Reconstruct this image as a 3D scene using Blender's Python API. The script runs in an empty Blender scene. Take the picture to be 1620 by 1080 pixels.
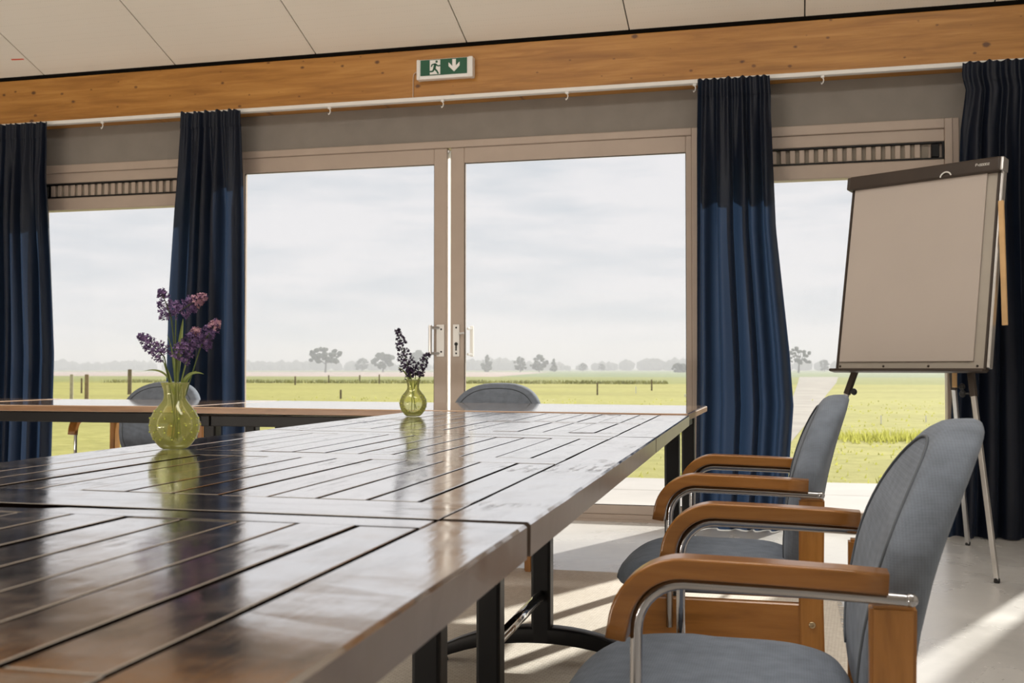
import bpy, bmesh, math, random
from mathutils import Vector, Matrix, noise
random.seed(7)
S = bpy.context.scene
COL = S.collection
PI = math.pi

# ------------------------------------------------------------------ camera
FPX, HY, NVX, EYE = 1736.0, 583.0, 1255.0, 0.91
YAW = math.atan((NVX - 810) / FPX); PITCH = math.atan((HY - 540) / FPX)
FW = Vector((-math.sin(YAW) * math.cos(PITCH), math.cos(YAW) * math.cos(PITCH), math.sin(PITCH)))
RT = Vector((math.cos(YAW), math.sin(YAW), 0))
UP = RT.cross(FW)
cam = bpy.data.cameras.new('camera')
cam.sensor_width = 36.0
cam.lens = FPX * 36.0 / 1620.0
cam.clip_end = 3000
cam.dof.use_dof = True
cam.dof.focus_distance = 2.9
cam.dof.aperture_fstop = 11.0
camo = bpy.data.objects.new('camera', cam); COL.objects.link(camo)
M3 = Matrix((RT, UP, -FW)).transposed()
camo.matrix_world = Matrix.Translation((0, 0, EYE)) @ M3.to_4x4()
S.camera = camo

# ------------------------------------------------------------------ exposure, sky, sun, added fill lights
vs = S.view_settings
vs.view_transform = 'Standard'; vs.look = 'None'; vs.exposure = 0.0; vs.gamma = 1.0
vs.use_curve_mapping = False
W = bpy.data.worlds.new('sky'); S.world = W; W.use_nodes = True
wt = W.node_tree; wt.nodes.clear()
def wn(t): return wt.nodes.new(t)
tc = wn('ShaderNodeTexCoord'); mp = wn('ShaderNodeMapping'); mp.inputs['Scale'].default_value = (2.4, 2.4, 13.0)
nz = wn('ShaderNodeTexNoise'); nz.inputs['Scale'].default_value = 2.6; nz.inputs['Detail'].default_value = 7; nz.inputs['Roughness'].default_value = .55
rp = wn('ShaderNodeValToRGB')
rp.color_ramp.elements[0].position = .33; rp.color_ramp.elements[0].color = (.735, .76, .81, 1)
rp.color_ramp.elements[1].position = .56; rp.color_ramp.elements[1].color = (.90, .882, .91, 1)
bg = wn('ShaderNodeBackground'); bg.inputs['Strength'].default_value = .97
wo = wn('ShaderNodeOutputWorld')
wt.links.new(tc.outputs['Generated'], mp.inputs['Vector']); wt.links.new(mp.outputs[0], nz.inputs['Vector'])
wt.links.new(nz.outputs['Fac'], rp.inputs['Fac']); wt.links.new(rp.outputs['Color'], bg.inputs['Color'])
wt.links.new(bg.outputs[0], wo.inputs['Surface'])

SUN_AZ, SUN_EL = math.radians(23), math.radians(28)      # from +Y towards +X, hazy sun beyond the windows
sd = bpy.data.lights.new('sun', 'SUN'); sd.energy = 6.5; sd.angle = math.radians(1.2); sd.color = (1, .95, .86)
so = bpy.data.objects.new('sun', sd); COL.objects.link(so)
sv = Vector((math.sin(SUN_AZ) * math.cos(SUN_EL), math.cos(SUN_AZ) * math.cos(SUN_EL), math.sin(SUN_EL)))
so.rotation_euler = sv.to_track_quat('Z', 'Y').to_euler()
so.location = (3, 20, 15)
def area(name, loc, target, sx, sy, e, col):
    l = bpy.data.lights.new(name, 'AREA'); l.shape = 'RECTANGLE'; l.size = sx; l.size_y = sy; l.energy = e; l.color = col
    o = bpy.data.objects.new(name, l); COL.objects.link(o); o.location = loc
    o.rotation_euler = (Vector(loc) - Vector(target)).to_track_quat('Z', 'Y').to_euler()
WARM = (1.0, .86, .70)
area('room_fill', (-4.2, -1.6, 4.6), (-2.6, 6.0, 1.4), 3.2, 1.6, 5, WARM)  # unseen fill added behind the camera to lift room-facing surfaces
area('room_fill', (0.9, -1.6, 4.6), (-.4, 6.0, 1.4), 3.2, 1.6, 5, WARM)  # matching added fill on the right side
area('overhead_fill', (-2.6, 1.6, 4.55), (-2.5, 2.0, 0), 2.6, .9, 80, (1.0, .95, .88))  # added overhead fill, out of view, brightening seats, rug and floor
area('upward_fill', (-5.0, -3.3, .10), (-3.4, .6, 5.6), 4.0, .3, 165, (1.0, .90, .79))  # added fill near the floor, out of view, brightening the sloped ceiling
area('overhead_fill', (.9, 1.6, 4.55), (.9, 2.0, 0), 2.6, .9, 80, (1.0, .95, .88))  # second added overhead fill, above the chairs

# ------------------------------------------------------------------ helpers
def obj(name, bm, mat, parent=None, smooth=False, loc=None, rot=None):
    me = bpy.data.meshes.new(name)
    if smooth:
        for f in bm.faces: f.smooth = True
    bm.to_mesh(me); bm.free()
    if mat: me.materials.append(mat)
    o = bpy.data.objects.new(name, me); COL.objects.link(o)
    if parent: o.parent = parent
    if loc: o.location = loc
    if rot: o.rotation_euler = rot
    return o
def empty(name, loc=(0, 0, 0), rot=(0, 0, 0)):
    o = bpy.data.objects.new(name, None); COL.objects.link(o); o.location = loc; o.rotation_euler = rot
    o.empty_display_size = .1
    return o
def tag(o, label, cat=None, group=None, kind=None):
    o['label'] = label
    if cat: o['category'] = cat
    if group: o['group'] = group
    if kind: o['kind'] = kind
    return o
def copy_tree(o, parent=None):
    c = o.copy(); COL.objects.link(c)
    if parent: c.parent = parent
    for ch in list(o.children): copy_tree(ch, c)
    return c
def box(bm, x0, x1, y0, y1, z0, z1, bev=0.0, seg=2):
    r = bmesh.ops.create_cube(bm, size=1.0)
    vsn = r['verts']
    for v in vsn:
        v.co = Vector(((x0 + x1) / 2 + v.co.x * (x1 - x0), (y0 + y1) / 2 + v.co.y * (y1 - y0), (z0 + z1) / 2 + v.co.z * (z1 - z0)))
    if bev > 0:
        es = list({e for v in vsn for e in v.link_edges})
        bmesh.ops.bevel(bm, geom=es, offset=bev, segments=seg, profile=.6, affect='EDGES')
    return bm
def nb(*a, **k): return box(bmesh.new(), *a, **k)
def frames(path):
    pts = [Vector(p) for p in path]; n = len(pts); T = []
    for i in range(n):
        a = pts[max(0, i - 1)]; b = pts[min(n - 1, i + 1)]
        T.append((b - a).normalized())
    ref = Vector((0, 0, 1)) if abs(T[0].z) < .9 else Vector((0, 1, 0))
    N = [(ref - T[0] * ref.dot(T[0])).normalized()]
    for i in range(1, n):
        v = N[-1] - T[i] * N[-1].dot(T[i]); N.append(v.normalized())
    return pts, T, N, [T[i].cross(N[i]) for i in range(n)]
def sweep(bm, path, prof, scale=None, cap=True):
    """sweep a closed 2D profile (along N, B) over a path"""
    pts, T, N, B = frames(path); rings = []
    for i, p in enumerate(pts):
        s = scale[i] if scale else 1.0
        rings.append([bm.verts.new(p + N[i] * a * s + B[i] * b * s) for a, b in prof])
    m = len(prof)
    for i in range(len(rings) - 1):
        for j in range(m):
            bm.faces.new((rings[i][j], rings[i][(j + 1) % m], rings[i + 1][(j + 1) % m], rings[i + 1][j]))
    if cap:
        bm.faces.new(rings[0][::-1]); bm.faces.new(rings[-1])
    return bm
def circ(r, n=10): return [(r * math.cos(2 * PI * k / n), r * math.sin(2 * PI * k / n)) for k in range(n)]
def rrect(a, b, r, n=3):
    out = []
    for cx, cy, s in ((a - r, b - r, 0), (-a + r, b - r, 1), (-a + r, -b + r, 2), (a - r, -b + r, 3)):
        for k in range(n + 1):
            t = (s + k / n) * PI / 2; out.append((cx + r * math.cos(t), cy + r * math.sin(t)))
    return out
def tube(bm, path, r, n=10, scale=None): return sweep(bm, path, circ(r, n), scale)
def arc(c, r, a0, a1, n, f):
    return [f(c[0] + r * math.cos(a0 + (a1 - a0) * k / n), c[1] + r * math.sin(a0 + (a1 - a0) * k / n)) for k in range(n + 1)]
def lathe(bm, prof, n=32, c=(0, 0, 0)):
    rings = []
    for r, z in prof:
        if r < 1e-5: rings.append([bm.verts.new((c[0], c[1], c[2] + z))])
        else: rings.append([bm.verts.new((c[0] + r * math.cos(2 * PI * k / n), c[1] + r * math.sin(2 * PI * k / n), c[2] + z)) for k in range(n)])
    for a, b in zip(rings, rings[1:]):
        for k in range(n):
            k2 = (k + 1) % n
            if len(a) == 1: bm.faces.new((a[0], b[k2], b[k]))
            elif len(b) == 1: bm.faces.new((a[k], a[k2], b[0]))
            else: bm.faces.new((a[k], a[k2], b[k2], b[k]))
    return bm
def prism(bm, poly, y0, y1):
    """polygon in (x,z) extruded along y"""
    a = [bm.verts.new((x, y0, z)) for x, z in poly]; b = [bm.verts.new((x, y1, z)) for x, z in poly]
    bm.faces.new(a); bm.faces.new(b[::-1]); n = len(poly)
    for i in range(n): bm.faces.new((a[i], b[i], b[(i + 1) % n], a[(i + 1) % n]))
    bmesh.ops.recalc_face_normals(bm, faces=bm.faces[:])
    return bm
def ball(bm, c, r, sub=1, sz=1.0, jit=0.0):
    q = bmesh.ops.create_icosphere(bm, subdivisions=sub, radius=1.0)
    for v in q['verts']:
        k = r * (1 + random.uniform(-jit, jit))
        v.co = Vector((c[0] + v.co.x * k, c[1] + v.co.y * k, c[2] + v.co.z * k * sz))

# ------------------------------------------------------------------ materials
class Mat:
    def __init__(s, name):
        s.m = bpy.data.materials.new(name); s.m.use_nodes = True; s.t = s.m.node_tree
        s.p = s.t.nodes['Principled BSDF']; s.out = s.t.nodes['Material Output']
    def n(s, t, **k):
        q = s.t.nodes.new(t)
        for a, b in k.items():
            if a in q.inputs: q.inputs[a].default_value = b
            else: setattr(q, a, b)
        return q
    def l(s, a, b): s.t.links.new(a, b)
    def coord(s, scale=(1, 1, 1), kind='Object', rot=(0, 0, 0)):
        c = s.n('ShaderNodeTexCoord'); m = s.n('ShaderNodeMapping'); m.inputs['Scale'].default_value = scale; m.inputs['Rotation'].default_value = rot
        s.l(c.outputs[kind], m.inputs['Vector']); return m.outputs[0]
    def world(s, scale=(1, 1, 1), rot=(0, 0, 0)):
        c = s.n('ShaderNodeNewGeometry'); m = s.n('ShaderNodeMapping'); m.inputs['Scale'].default_value = scale; m.inputs['Rotation'].default_value = rot
        s.l(c.outputs['Position'], m.inputs['Vector']); return m.outputs[0]
    def noise(s, vec, scale, detail=4, rough=.5, dist=0):
        q = s.n('ShaderNodeTexNoise'); q.inputs['Scale'].default_value = scale; q.inputs['Detail'].default_value = detail
        q.inputs['Roughness'].default_value = rough; q.inputs['Distortion'].default_value = dist
        s.l(vec, q.inputs['Vector']); return q.outputs['Fac']
    def ramp(s, fac, stops):
        q = s.n('ShaderNodeValToRGB'); e = q.color_ramp.elements
        while len(e) < len(stops): e.new(.5)
        for el, (p, c) in zip(e, stops):
            el.position = p; el.color = (c, c, c, 1) if isinstance(c, (int, float)) else (*c, 1)
        s.l(fac, q.inputs['Fac']); return q.outputs['Color']
    def mix(s, a, b, fac, mode='MIX'):
        q = s.n('ShaderNodeMix', data_type='RGBA', blend_type=mode)
        for sock, v in ((q.inputs[6], a), (q.inputs[7], b), (q.inputs[0], fac)):
            if isinstance(v, bpy.types.NodeSocket): s.l(v, sock)
            elif isinstance(v, tuple): sock.default_value = (*v, 1)
            else: sock.default_value = v
        return q.outputs[2]
    def math(s, op, a, b=None):
        q = s.n('ShaderNodeMath', operation=op)
        for i, v in enumerate((a, b)):
            if v is None: continue
            if isinstance(v, bpy.types.NodeSocket): s.l(v, q.inputs[i])
            else: q.inputs[i].default_value = v
        return q.outputs[0]
    def bump(s, h, strength, dist=.002):
        q = s.n('ShaderNodeBump'); q.inputs['Strength'].default_value = strength; q.inputs['Distance'].default_value = dist
        s.l(h, q.inputs['Height']); s.l(q.outputs[0], s.p.inputs['Normal']); return q.outputs[0]
    def set(s, **k):
        for a, v in k.items():
            i = s.p.inputs[a.replace('_', ' ')]
            if isinstance(v, bpy.types.NodeSocket): s.l(v, i)
            elif isinstance(v, tuple): i.default_value = (*v, 1)
            else: i.default_value = v
        return s
def plain(name, col, rough=.5, metal=0.0, var=.06, bump=0.0, scale=8, **k):
    m = Mat(name); v = m.coord()
    f = m.noise(v, scale, 4)
    c = m.ramp(f, [(.3, tuple(x * (1 - var) for x in col)), (.7, tuple(min(1, x * (1 + var)) for x in col))])
    m.set(Base_Color=c, Roughness=rough, Metallic=metal, **k)
    if bump: m.bump(m.noise(v, scale * 12, 3), bump, .002)
    return m.m

MT = {}
MT['frame'] = plain('painted_frame', (.43, .35, .295), .35, var=.03)
MT['wallgrey'] = plain('grey_wall', (.235, .212, .19), .8, var=.05, bump=.1)
MT['wallwhite'] = plain('room_wall', (.72, .69, .64), .9, var=.03)
MT['chrome'] = plain('chrome', (.40, .40, .42), .10, 1.0, var=.02)
MT['brightchrome'] = plain('polished_chrome', (.85, .85, .86), .12, 1.0, var=.02)
MT['steel'] = plain('brushed_aluminium', (.62, .62, .63), .28, 1.0, var=.05)
MT['black'] = plain('black_enamel', (.006, .006, .007), .4, var=.1); MT['black'].node_tree.nodes['Principled BSDF'].inputs['Specular IOR Level'].default_value = .25
MT['dark'] = plain('dark_recess', (.01, .009, .008), .9)
MT['white'] = plain('white_plastic', (.80, .79, .77), .35, var=.02)
MT['red'] = plain('red_tape', (.75, .09, .03), .6)
MT['green'] = plain('sign_green', (.0, .085, .036), .45, var=.03)
MT['signwhite'] = plain('sign_white', (.85, .84, .83), .45, var=.02)
MT['cable'] = plain('beige_cable', (.62, .48, .36), .5)
MT['brownplastic'] = plain('dark_brown_plastic', (.035, .022, .015), .42, var=.1)
MT['grey_border'] = plain('warm_grey_board', (.40, .36, .31), .45, var=.04)
MT['lettering'] = plain('pale_lettering', (.55, .53, .50), .5)
MT['paper'] = plain('flipchart_paper', (.50, .44, .40), .85, var=.02, scale=3)
MT['lightwood'] = plain('pale_wood_batten', (.66, .42, .20), .5, var=.12)
MT['post'] = plain('weathered_post', (.20, .16, .11), .9, var=.3)
MT['palepost'] = plain('pale_post', (.46, .42, .33), .9, var=.2); MT['brownpost'] = plain('brown_post', (.27, .20, .13), .9, var=.2)
MT['terrace'] = plain('terrace_concrete', (.46, .435, .41), .8, var=.06, bump=.2, scale=2)
MT['road'] = plain('bare_earth', (.46, .37, .32), .95, var=.08, scale=.05)
MT['track'] = plain('farm_track', (.36, .33, .29), .95, var=.15, scale=.8)
MT['stem'] = plain('flower_stem', (.09, .13, .03), .6)
MT['leafg'] = plain('flower_leaf', (.22, .28, .07), .5, var=.2, scale=40)
MT['bud'] = plain('green_bud', (.45, .48, .12), .5)
MT['bark'] = plain('bark', (.06, .05, .045), .95)
MT['crown'] = plain('tree_crown', (.055, .07, .035), .95, var=.4, scale=.6)
MT['reed'] = plain('reeds', (.42, .42, .20), .9, var=.4, scale=.7)
MT['screw'] = plain('brass_screw', (.55, .45, .30), .3, 1.0)
MT['soft'] = plain('rubber_black', (.01, .01, .011), .6)

def m_glass():
    m = Mat('window_glass'); m.t.nodes.remove(m.p)
    tr = m.n('ShaderNodeBsdfTransparent'); tr.inputs['Color'].default_value = (.985, .99, .985, 1)
    gl = m.n('ShaderNodeBsdfGlossy'); gl.inputs['Roughness'].default_value = .01
    fr = m.n('ShaderNodeFresnel'); fr.inputs['IOR'].default_value = 1.22
    ms = m.n('ShaderNodeMixShader'); m.l(fr.outputs[0], ms.inputs[0]); m.l(tr.outputs[0], ms.inputs[1]); m.l(gl.outputs[0], ms.inputs[2])
    m.l(ms.outputs[0], m.out.inputs['Surface']); return m.m
MT['glass'] = m_glass()
def m_vase():
    m = Mat('green_vase_glass'); m.t.nodes.remove(m.p)
    tr = m.n('ShaderNodeBsdfTransparent'); lw = m.n('ShaderNodeLayerWeight'); lw.inputs['Blend'].default_value = .35
    m.l(m.mix((.984, .986, .85), (.90, .91, .62), m.math('POWER', lw.outputs['Facing'], 2.0)), tr.inputs['Color'])
    gl = m.n('ShaderNodeBsdfGlossy'); gl.inputs['Roughness'].default_value = .03
    fr = m.n('ShaderNodeFresnel'); fr.inputs['IOR'].default_value = 1.42
    ms = m.n('ShaderNodeMixShader'); m.l(fr.outputs[0], ms.inputs[0]); m.l(tr.outputs[0], ms.inputs[1]); m.l(gl.outputs[0], ms.inputs[2])
    df = m.n('ShaderNodeBsdfTranslucent'); df.inputs['Color'].default_value = (.95, .97, .45, 1)
    m2 = m.n('ShaderNodeMixShader'); m2.inputs[0].default_value = .17; m.l(ms.outputs[0], m2.inputs[1]); m.l(df.outputs[0], m2.inputs[2])
    m.l(m2.outputs[0], m.out.inputs['Surface']); return m.m
MT['vase'] = m_vase()
MT['vasedot'] = plain('green_glass_bead', (.50, .54, .12), .08, var=.05)
def m_gapstrip():
    m = Mat('translucent_gap_strip'); m.t.nodes.remove(m.p)
    a = m.n('ShaderNodeBsdfTranslucent'); a.inputs['Color'].default_value = (.95, .95, .93, 1)
    b = m.n('ShaderNodeBsdfTransparent'); ms = m.n('ShaderNodeMixShader'); ms.inputs[0].default_value = .35
    m.l(a.outputs[0], ms.inputs[1]); m.l(b.outputs[0], ms.inputs[2]); m.l(ms.outputs[0], m.out.inputs['Surface']); return m.m
MT['gapstrip'] = m_gapstrip()
def m_beam():
    m = Mat('glulam_spruce'); v = m.world((.8, 3, 9))
    g = m.noise(v, 2.4, 8, .6, .6); g2 = m.noise(m.world((.35, 4, 26)), 3.0, 4, .5)
    c = m.ramp(g, [(.25, (.27, .11, .017)), (.5, (.42, .19, .036)), (.75, (.54, .27, .065))])
    c = m.mix(c, (.30, .11, .02), m.math('MULTIPLY', m.ramp(g2, [(.5, 0.0), (.75, 1.0)]), .45))
    def knots(scale, seed, lo, hi):
        vv = m.world((scale, scale * 1.5, scale * 1.5), (PI / 2, 0, 0)); q = m.n('ShaderNodeTexVoronoi', voronoi_dimensions='2D'); q.inputs['Scale'].default_value = 1.0; q.inputs['Randomness'].default_value = 1.0
        ad = m.n('ShaderNodeVectorMath', operation='ADD'); ad.inputs[1].default_value = (seed, seed * 1.7, seed * .6); m.l(vv, ad.inputs[0]); m.l(ad.outputs[0], q.inputs['Vector'])
        sp = m.n('ShaderNodeSeparateColor'); m.l(q.outputs['Color'], sp.inputs[0]); ds = m.math('ADD', q.outputs['Distance'], m.math('MULTIPLY', m.math('SUBTRACT', sp.outputs[0], .35), .10)); ds = m.math('ADD', ds, m.math('MULTIPLY', m.math('SUBTRACT', m.noise(m.world((30, 30, 30)), 1.0, 2), .5), .06))
        return m.ramp(ds, [(lo, 1.0), (hi, 0.0)]), q
    k1, _ = knots(3.6, 3.3, .02, .062); k2, _ = knots(5.2, 9.1, .012, .05)
    c = m.mix(c, (.07, .022, .008), m.math('MULTIPLY', k1, .85)); c = m.mix(c, (.09, .03, .01), m.math('MULTIPLY', k2, .7))
    m.set(Base_Color=c, Roughness=.42); m.bump(g, .12, .002); return m.m
MT['beam'] = m_beam()
def m_wood(name, lo, mid, hi, rough, axis=0, coat=.3):
    m = Mat(name); sc = [14, 14, 14]; sc[axis] = 1.6
    g = m.noise(m.coord(tuple(sc)), 3.0, 6, .6, .5)
    m.set(Base_Color=m.ramp(g, [(.3, lo), (.5, mid), (.72, hi)]), Roughness=rough)
    m.p.inputs['Coat Weight'].default_value = coat; m.p.inputs['Coat Roughness'].default_value = .15
    m.bump(g, .06, .001); return m.m
MT['beech'] = m_wood('stained_beech', (.22, .088, .015), (.30, .122, .024), (.36, .155, .036), .28)
MT['beechv'] = m_wood('stained_beech_upright', (.27, .112, .02), (.36, .155, .032), (.43, .195, .048), .32, axis=2)
MT['edgewood'] = m_wood('table_edge_wood', (.20, .10, .045), (.27, .14, .065), (.33, .175, .085), .4)
def m_lighttop():
    m = Mat('pale_table_top'); g = m.noise(m.coord((1.2, 10, 10)), 3, 5, .55)
    c = m.ramp(g, [(.3, (.50, .33, .22)), (.7, (.66, .46, .32))])
    lw = m.n('ShaderNodeLayerWeight'); lw.inputs['Blend'].default_value = .5
    f = m.math('POWER', lw.outputs['Facing'], 2.6)
    gl = m.n('ShaderNodeBsdfGlossy'); gl.inputs['Color'].default_value = (1, 1, 1, 1); gl.inputs['Roughness'].default_value = .07
    m.set(Base_Color=c, Roughness=.3)
    ms = m.n('ShaderNodeMixShader'); m.l(f, ms.inputs[0]); m.l(m.p.outputs[0], ms.inputs[1]); m.l(gl.outputs[0], ms.inputs[2])
    m.l(ms.outputs[0], m.out.inputs['Surface']); return m.m
MT['lighttop'] = m_lighttop()
def m_darkwood(axis, edge=False):
    """old dark boards under a thick lacquer"""
    m = Mat('dark_board_edge' if edge else 'dark_lacquered_board'); sc = [22, 22, 22]; sc[axis] = 2.2
    v = m.world(tuple(sc)); g = m.noise(v, 2.2, 7, .62, .4)
    big = m.noise(m.world((5, 5, 5)), 1.6, 5, .6)
    c = m.ramp(g, [(.28, (.022, .016, .013)), (.55, (.052, .038, .031)), (.8, (.11, .085, .068))])
    wear = m.ramp(big, [(.52, 0.0), (.72, 1.0)])
    c = m.mix(c, (.14, .11, .09), m.math('MULTIPLY', wear, .4))
    h = m.math('ADD', m.math('MULTIPLY', g, .6), m.math('MULTIPLY', big, .9))
    b = m.bump(h, .12, .003)
    rg = m.ramp(m.noise(m.world((9, 9, 9)), 2, 5, .6), [(.35, .32 if edge else .06), (.7, .5 if edge else .18)])
    if edge: c = m.mix(c, (.17, .125, .10), .6)
    m.set(Base_Color=c, Roughness=.35)
    lw = m.n('ShaderNodeLayerWeight'); lw.inputs['Blend'].default_value = .5
    f = m.math('MULTIPLY', m.math('POWER', lw.outputs['Facing'], 2.6 if edge else .85), .6 if edge else .97)
    if not edge:
        wr = m.noise(m.world((13, 13, 13) if axis == 2 else tuple(16 if i != axis else 4 for i in range(3))), 1.5, 6, .65)
        f = m.math('MULTIPLY', f, m.ramp(wr, [(.30, .86), (.52, 1.0)]))
        gs = [90, 90, 90]; gs[axis] = 14
        scr = m.math('MULTIPLY', m.ramp(m.noise(m.world(tuple(gs)), 1.0, 4, .6), [(.50, 0.0), (.62, .75)]), m.ramp(m.noise(m.world((4, 4, 4)), 1.0, 3, .5), [(.56, 0.0), (.66, 1.0)]))
        f = m.math('MULTIPLY', f, m.math('SUBTRACT', 1.0, scr))
    f = m.math('ADD', m.math('MULTIPLY', f, .93), .07) if not edge else m.math('ADD', f, .03)
    gl = m.n('ShaderNodeBsdfGlossy'); gl.inputs['Color'].default_value = (1, .985, .98, 1); m.l(rg, gl.inputs['Roughness']); m.l(b, gl.inputs['Normal'])
    ms = m.n('ShaderNodeMixShader'); m.l(f, ms.inputs[0]); m.l(m.p.outputs[0], ms.inputs[1]); m.l(gl.outputs[0], ms.inputs[2])
    m.l(ms.outputs[0], m.out.inputs['Surface']); return m.m
MT['dark_y'] = m_darkwood(1); MT['dark_x'] = m_darkwood(0); MT['dark_edge'] = m_darkwood(1, True)
MT['groove'] = plain('groove_dark', (.010, .007, .006), 1.0); MT['groove'].node_tree.nodes['Principled BSDF'].inputs['Specular IOR Level'].default_value = 0
def m_fabric(name, col, s=260):
    m = Mat(name); v = m.coord()
    w1 = m.n('ShaderNodeTexWave', bands_direction='X'); w1.inputs['Scale'].default_value = 80; w1.inputs['Distortion'].default_value = 1.5; w1.inputs['Detail'].default_value = 2; m.l(v, w1.inputs['Vector'])
    w2 = m.n('ShaderNodeTexWave', bands_direction='Z'); w2.inputs['Scale'].default_value = 95; w2.inputs['Distortion'].default_value = 1.0; m.l(v, w2.inputs['Vector'])
    w3 = m.n('ShaderNodeTexWave', bands_direction='Y'); w3.inputs['Scale'].default_value = 95; w3.inputs['Distortion'].default_value = 1.0; m.l(v, w3.inputs['Vector'])
    h = m.math('ADD', w1.outputs['Fac'], m.math('MULTIPLY', m.math('ADD', w2.outputs['Fac'], w3.outputs['Fac']), .5))
    f = m.noise(v, 30, 4); hh = m.math('ADD', m.math('MULTIPLY', h, .10), m.math('MULTIPLY', f, .75))
    c = m.ramp(hh, [(.2, tuple(x * .72 for x in col)), (.75, tuple(x * 1.25 for x in col))])
    m.set(Base_Color=c, Roughness=.9); m.p.inputs['Sheen Weight'].default_value = .06; m.p.inputs['Sheen Roughness'].default_value = .4
    m.bump(h, .12, .001); return m.m
MT['fabric'] = m_fabric('grey_chair_fabric', (.165, .195, .245))
MT['piping'] = plain('dark_piping', (.10, .115, .135), .8)
def m_curtain():
    m = Mat('navy_curtain'); f = m.noise(m.coord((60, 60, 60)), 3, 3)
    c = m.ramp(f, [(.3, (.0035, .007, .020)), (.7, (.005, .010, .028))])
    m.set(Base_Color=c, Roughness=.48); m.p.inputs['Sheen Weight'].default_value = .05
    tl = m.n('ShaderNodeBsdfTranslucent'); tl.inputs['Color'].default_value = (.021, .042, .088, 1)
    ms = m.n('ShaderNodeMixShader'); ms.inputs[0].default_value = .42
    m.l(m.p.outputs[0], ms.inputs[1]); m.l(tl.outputs[0], ms.inputs[2]); m.l(ms.outputs[0], m.out.inputs['Surface']); return m.m
MT['curtain'] = m_curtain()
def m_floor():
    m = Mat('polished_concrete'); v = m.world()
    a = m.noise(v, 1.3, 8, .62, .5); b = m.noise(v, 14, 4, .6)
    c = m.ramp(a, [(.3, (.52, .51, .50)), (.7, (.70, .69, .67))])
    c = m.mix(c, (.46, .45, .44), m.math('MULTIPLY', m.ramp(b, [(.55, 0.0), (.8, 1.0)]), .35))
    m.set(Base_Color=c, Roughness=m.ramp(a, [(.3, .20), (.7, .36)])); m.bump(b, .08, .002); return m.m
MT['floor'] = m_floor()
def m_rug():
    m = Mat('beige_ribbed_rug'); v = m.world((1, 1, 1), (0, 0, .06))
    br = m.n('ShaderNodeTexBrick'); br.inputs['Scale'].default_value = 1.0; br.inputs['Brick Width'].default_value = .022; br.inputs['Row Height'].default_value = .010
    br.inputs['Mortar Size'].default_value = .0016; br.inputs['Mortar Smooth'].default_value = .6
    m.l(v, br.inputs['Vector']); f = m.noise(v, 60, 3); g = m.noise(v, 3, 4)
    c = m.ramp(f, [(.3, (.76, .70, .62)), (.7, (.90, .85, .77))])
    c = m.mix(c, (.52, .46, .38), m.math('MULTIPLY', br.outputs['Fac'], .6)); c = m.mix(c, (.60, .55, .48), m.math('MULTIPLY', m.ramp(g, [(.5, 0.0), (.8, 1.0)]), .3))
    m.set(Base_Color=c, Roughness=.95); m.bump(m.math('SUBTRACT', m.math('MULTIPLY', f, .3), br.outputs['Fac']), .5, .003); return m.m
MT['rug'] = m_rug()
def m_ceiling(dots):
    m = Mat('ceiling_panel_board'); v = m.world(); f = m.noise(v, .9, 3)
    c = m.ramp(f, [(.3, (.84, .80, .735)), (.7, (.89, .85, .785))])
    if dots:
        q = m.n('ShaderNodeTexVoronoi'); q.inputs['Scale'].default_value = 62; q.inputs['Randomness'].default_value = 0; m.l(v, q.inputs['Vector'])
        c = m.mix(c, (.40, .37, .32), m.math('MULTIPLY', m.ramp(q.outputs['Distance'], [(.10, 1.0), (.22, 0.0)]), .25))
    m.set(Base_Color=c, Roughness=.7); return m.m
MT['ceil'] = m_ceiling(True); MT['ceilplain'] = m_ceiling(True)
def m_grass(name, a, b, c2, sc):
    m = Mat(name); v = m.world(); f = m.noise(v, sc, 8, .68); g = m.noise(m.world((.05, .16, 1)), 1.0, 5, .6)
    c = m.ramp(f, [(.25, a), (.5, b), (.75, c2)]); c = m.mix(c, tuple(x * .72 for x in b), m.math('MULTIPLY', m.ramp(g, [(.45, 0.0), (.7, 1.0)]), .6))
    m.set(Base_Color=c, Roughness=.95); m.bump(f, .5, .08); return m.m
MT['lawn'] = m_grass('lawn_grass', (.235, .235, .045), (.365, .345, .085), (.48, .44, .14), 3.5)
MT['field'] = m_grass('meadow_grass', (.18, .20, .04), (.26, .275, .065), (.32, .32, .095), .7)
MT['farfield'] = m_grass('far_field', (.16, .21, .09), (.22, .27, .11), (.26, .30, .13), .03)
def m_blossom():
    m = Mat('lavender_blossom'); f = m.noise(m.coord((1, 1, 1)), 90, 2)
    m.set(Base_Color=m.ramp(f, [(.3, (.055, .028, .10)), (.55, (.15, .085, .22)), (.75, (.33, .20, .36))]), Roughness=.8); return m.m
MT['blossom'] = m_blossom()
def m_blossom2():
    m = Mat('pink_blossom'); f = m.noise(m.coord((1, 1, 1)), 90, 2)
    m.set(Base_Color=m.ramp(f, [(.3, (.22, .10, .20)), (.6, (.50, .28, .34)), (.8, (.70, .46, .46))]), Roughness=.8); return m.m
MT['blossompink'] = m_blossom2()
MT['blossomdark'] = plain('dark_lavender', (.030, .015, .042), 1.0, var=.5, scale=90)

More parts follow.
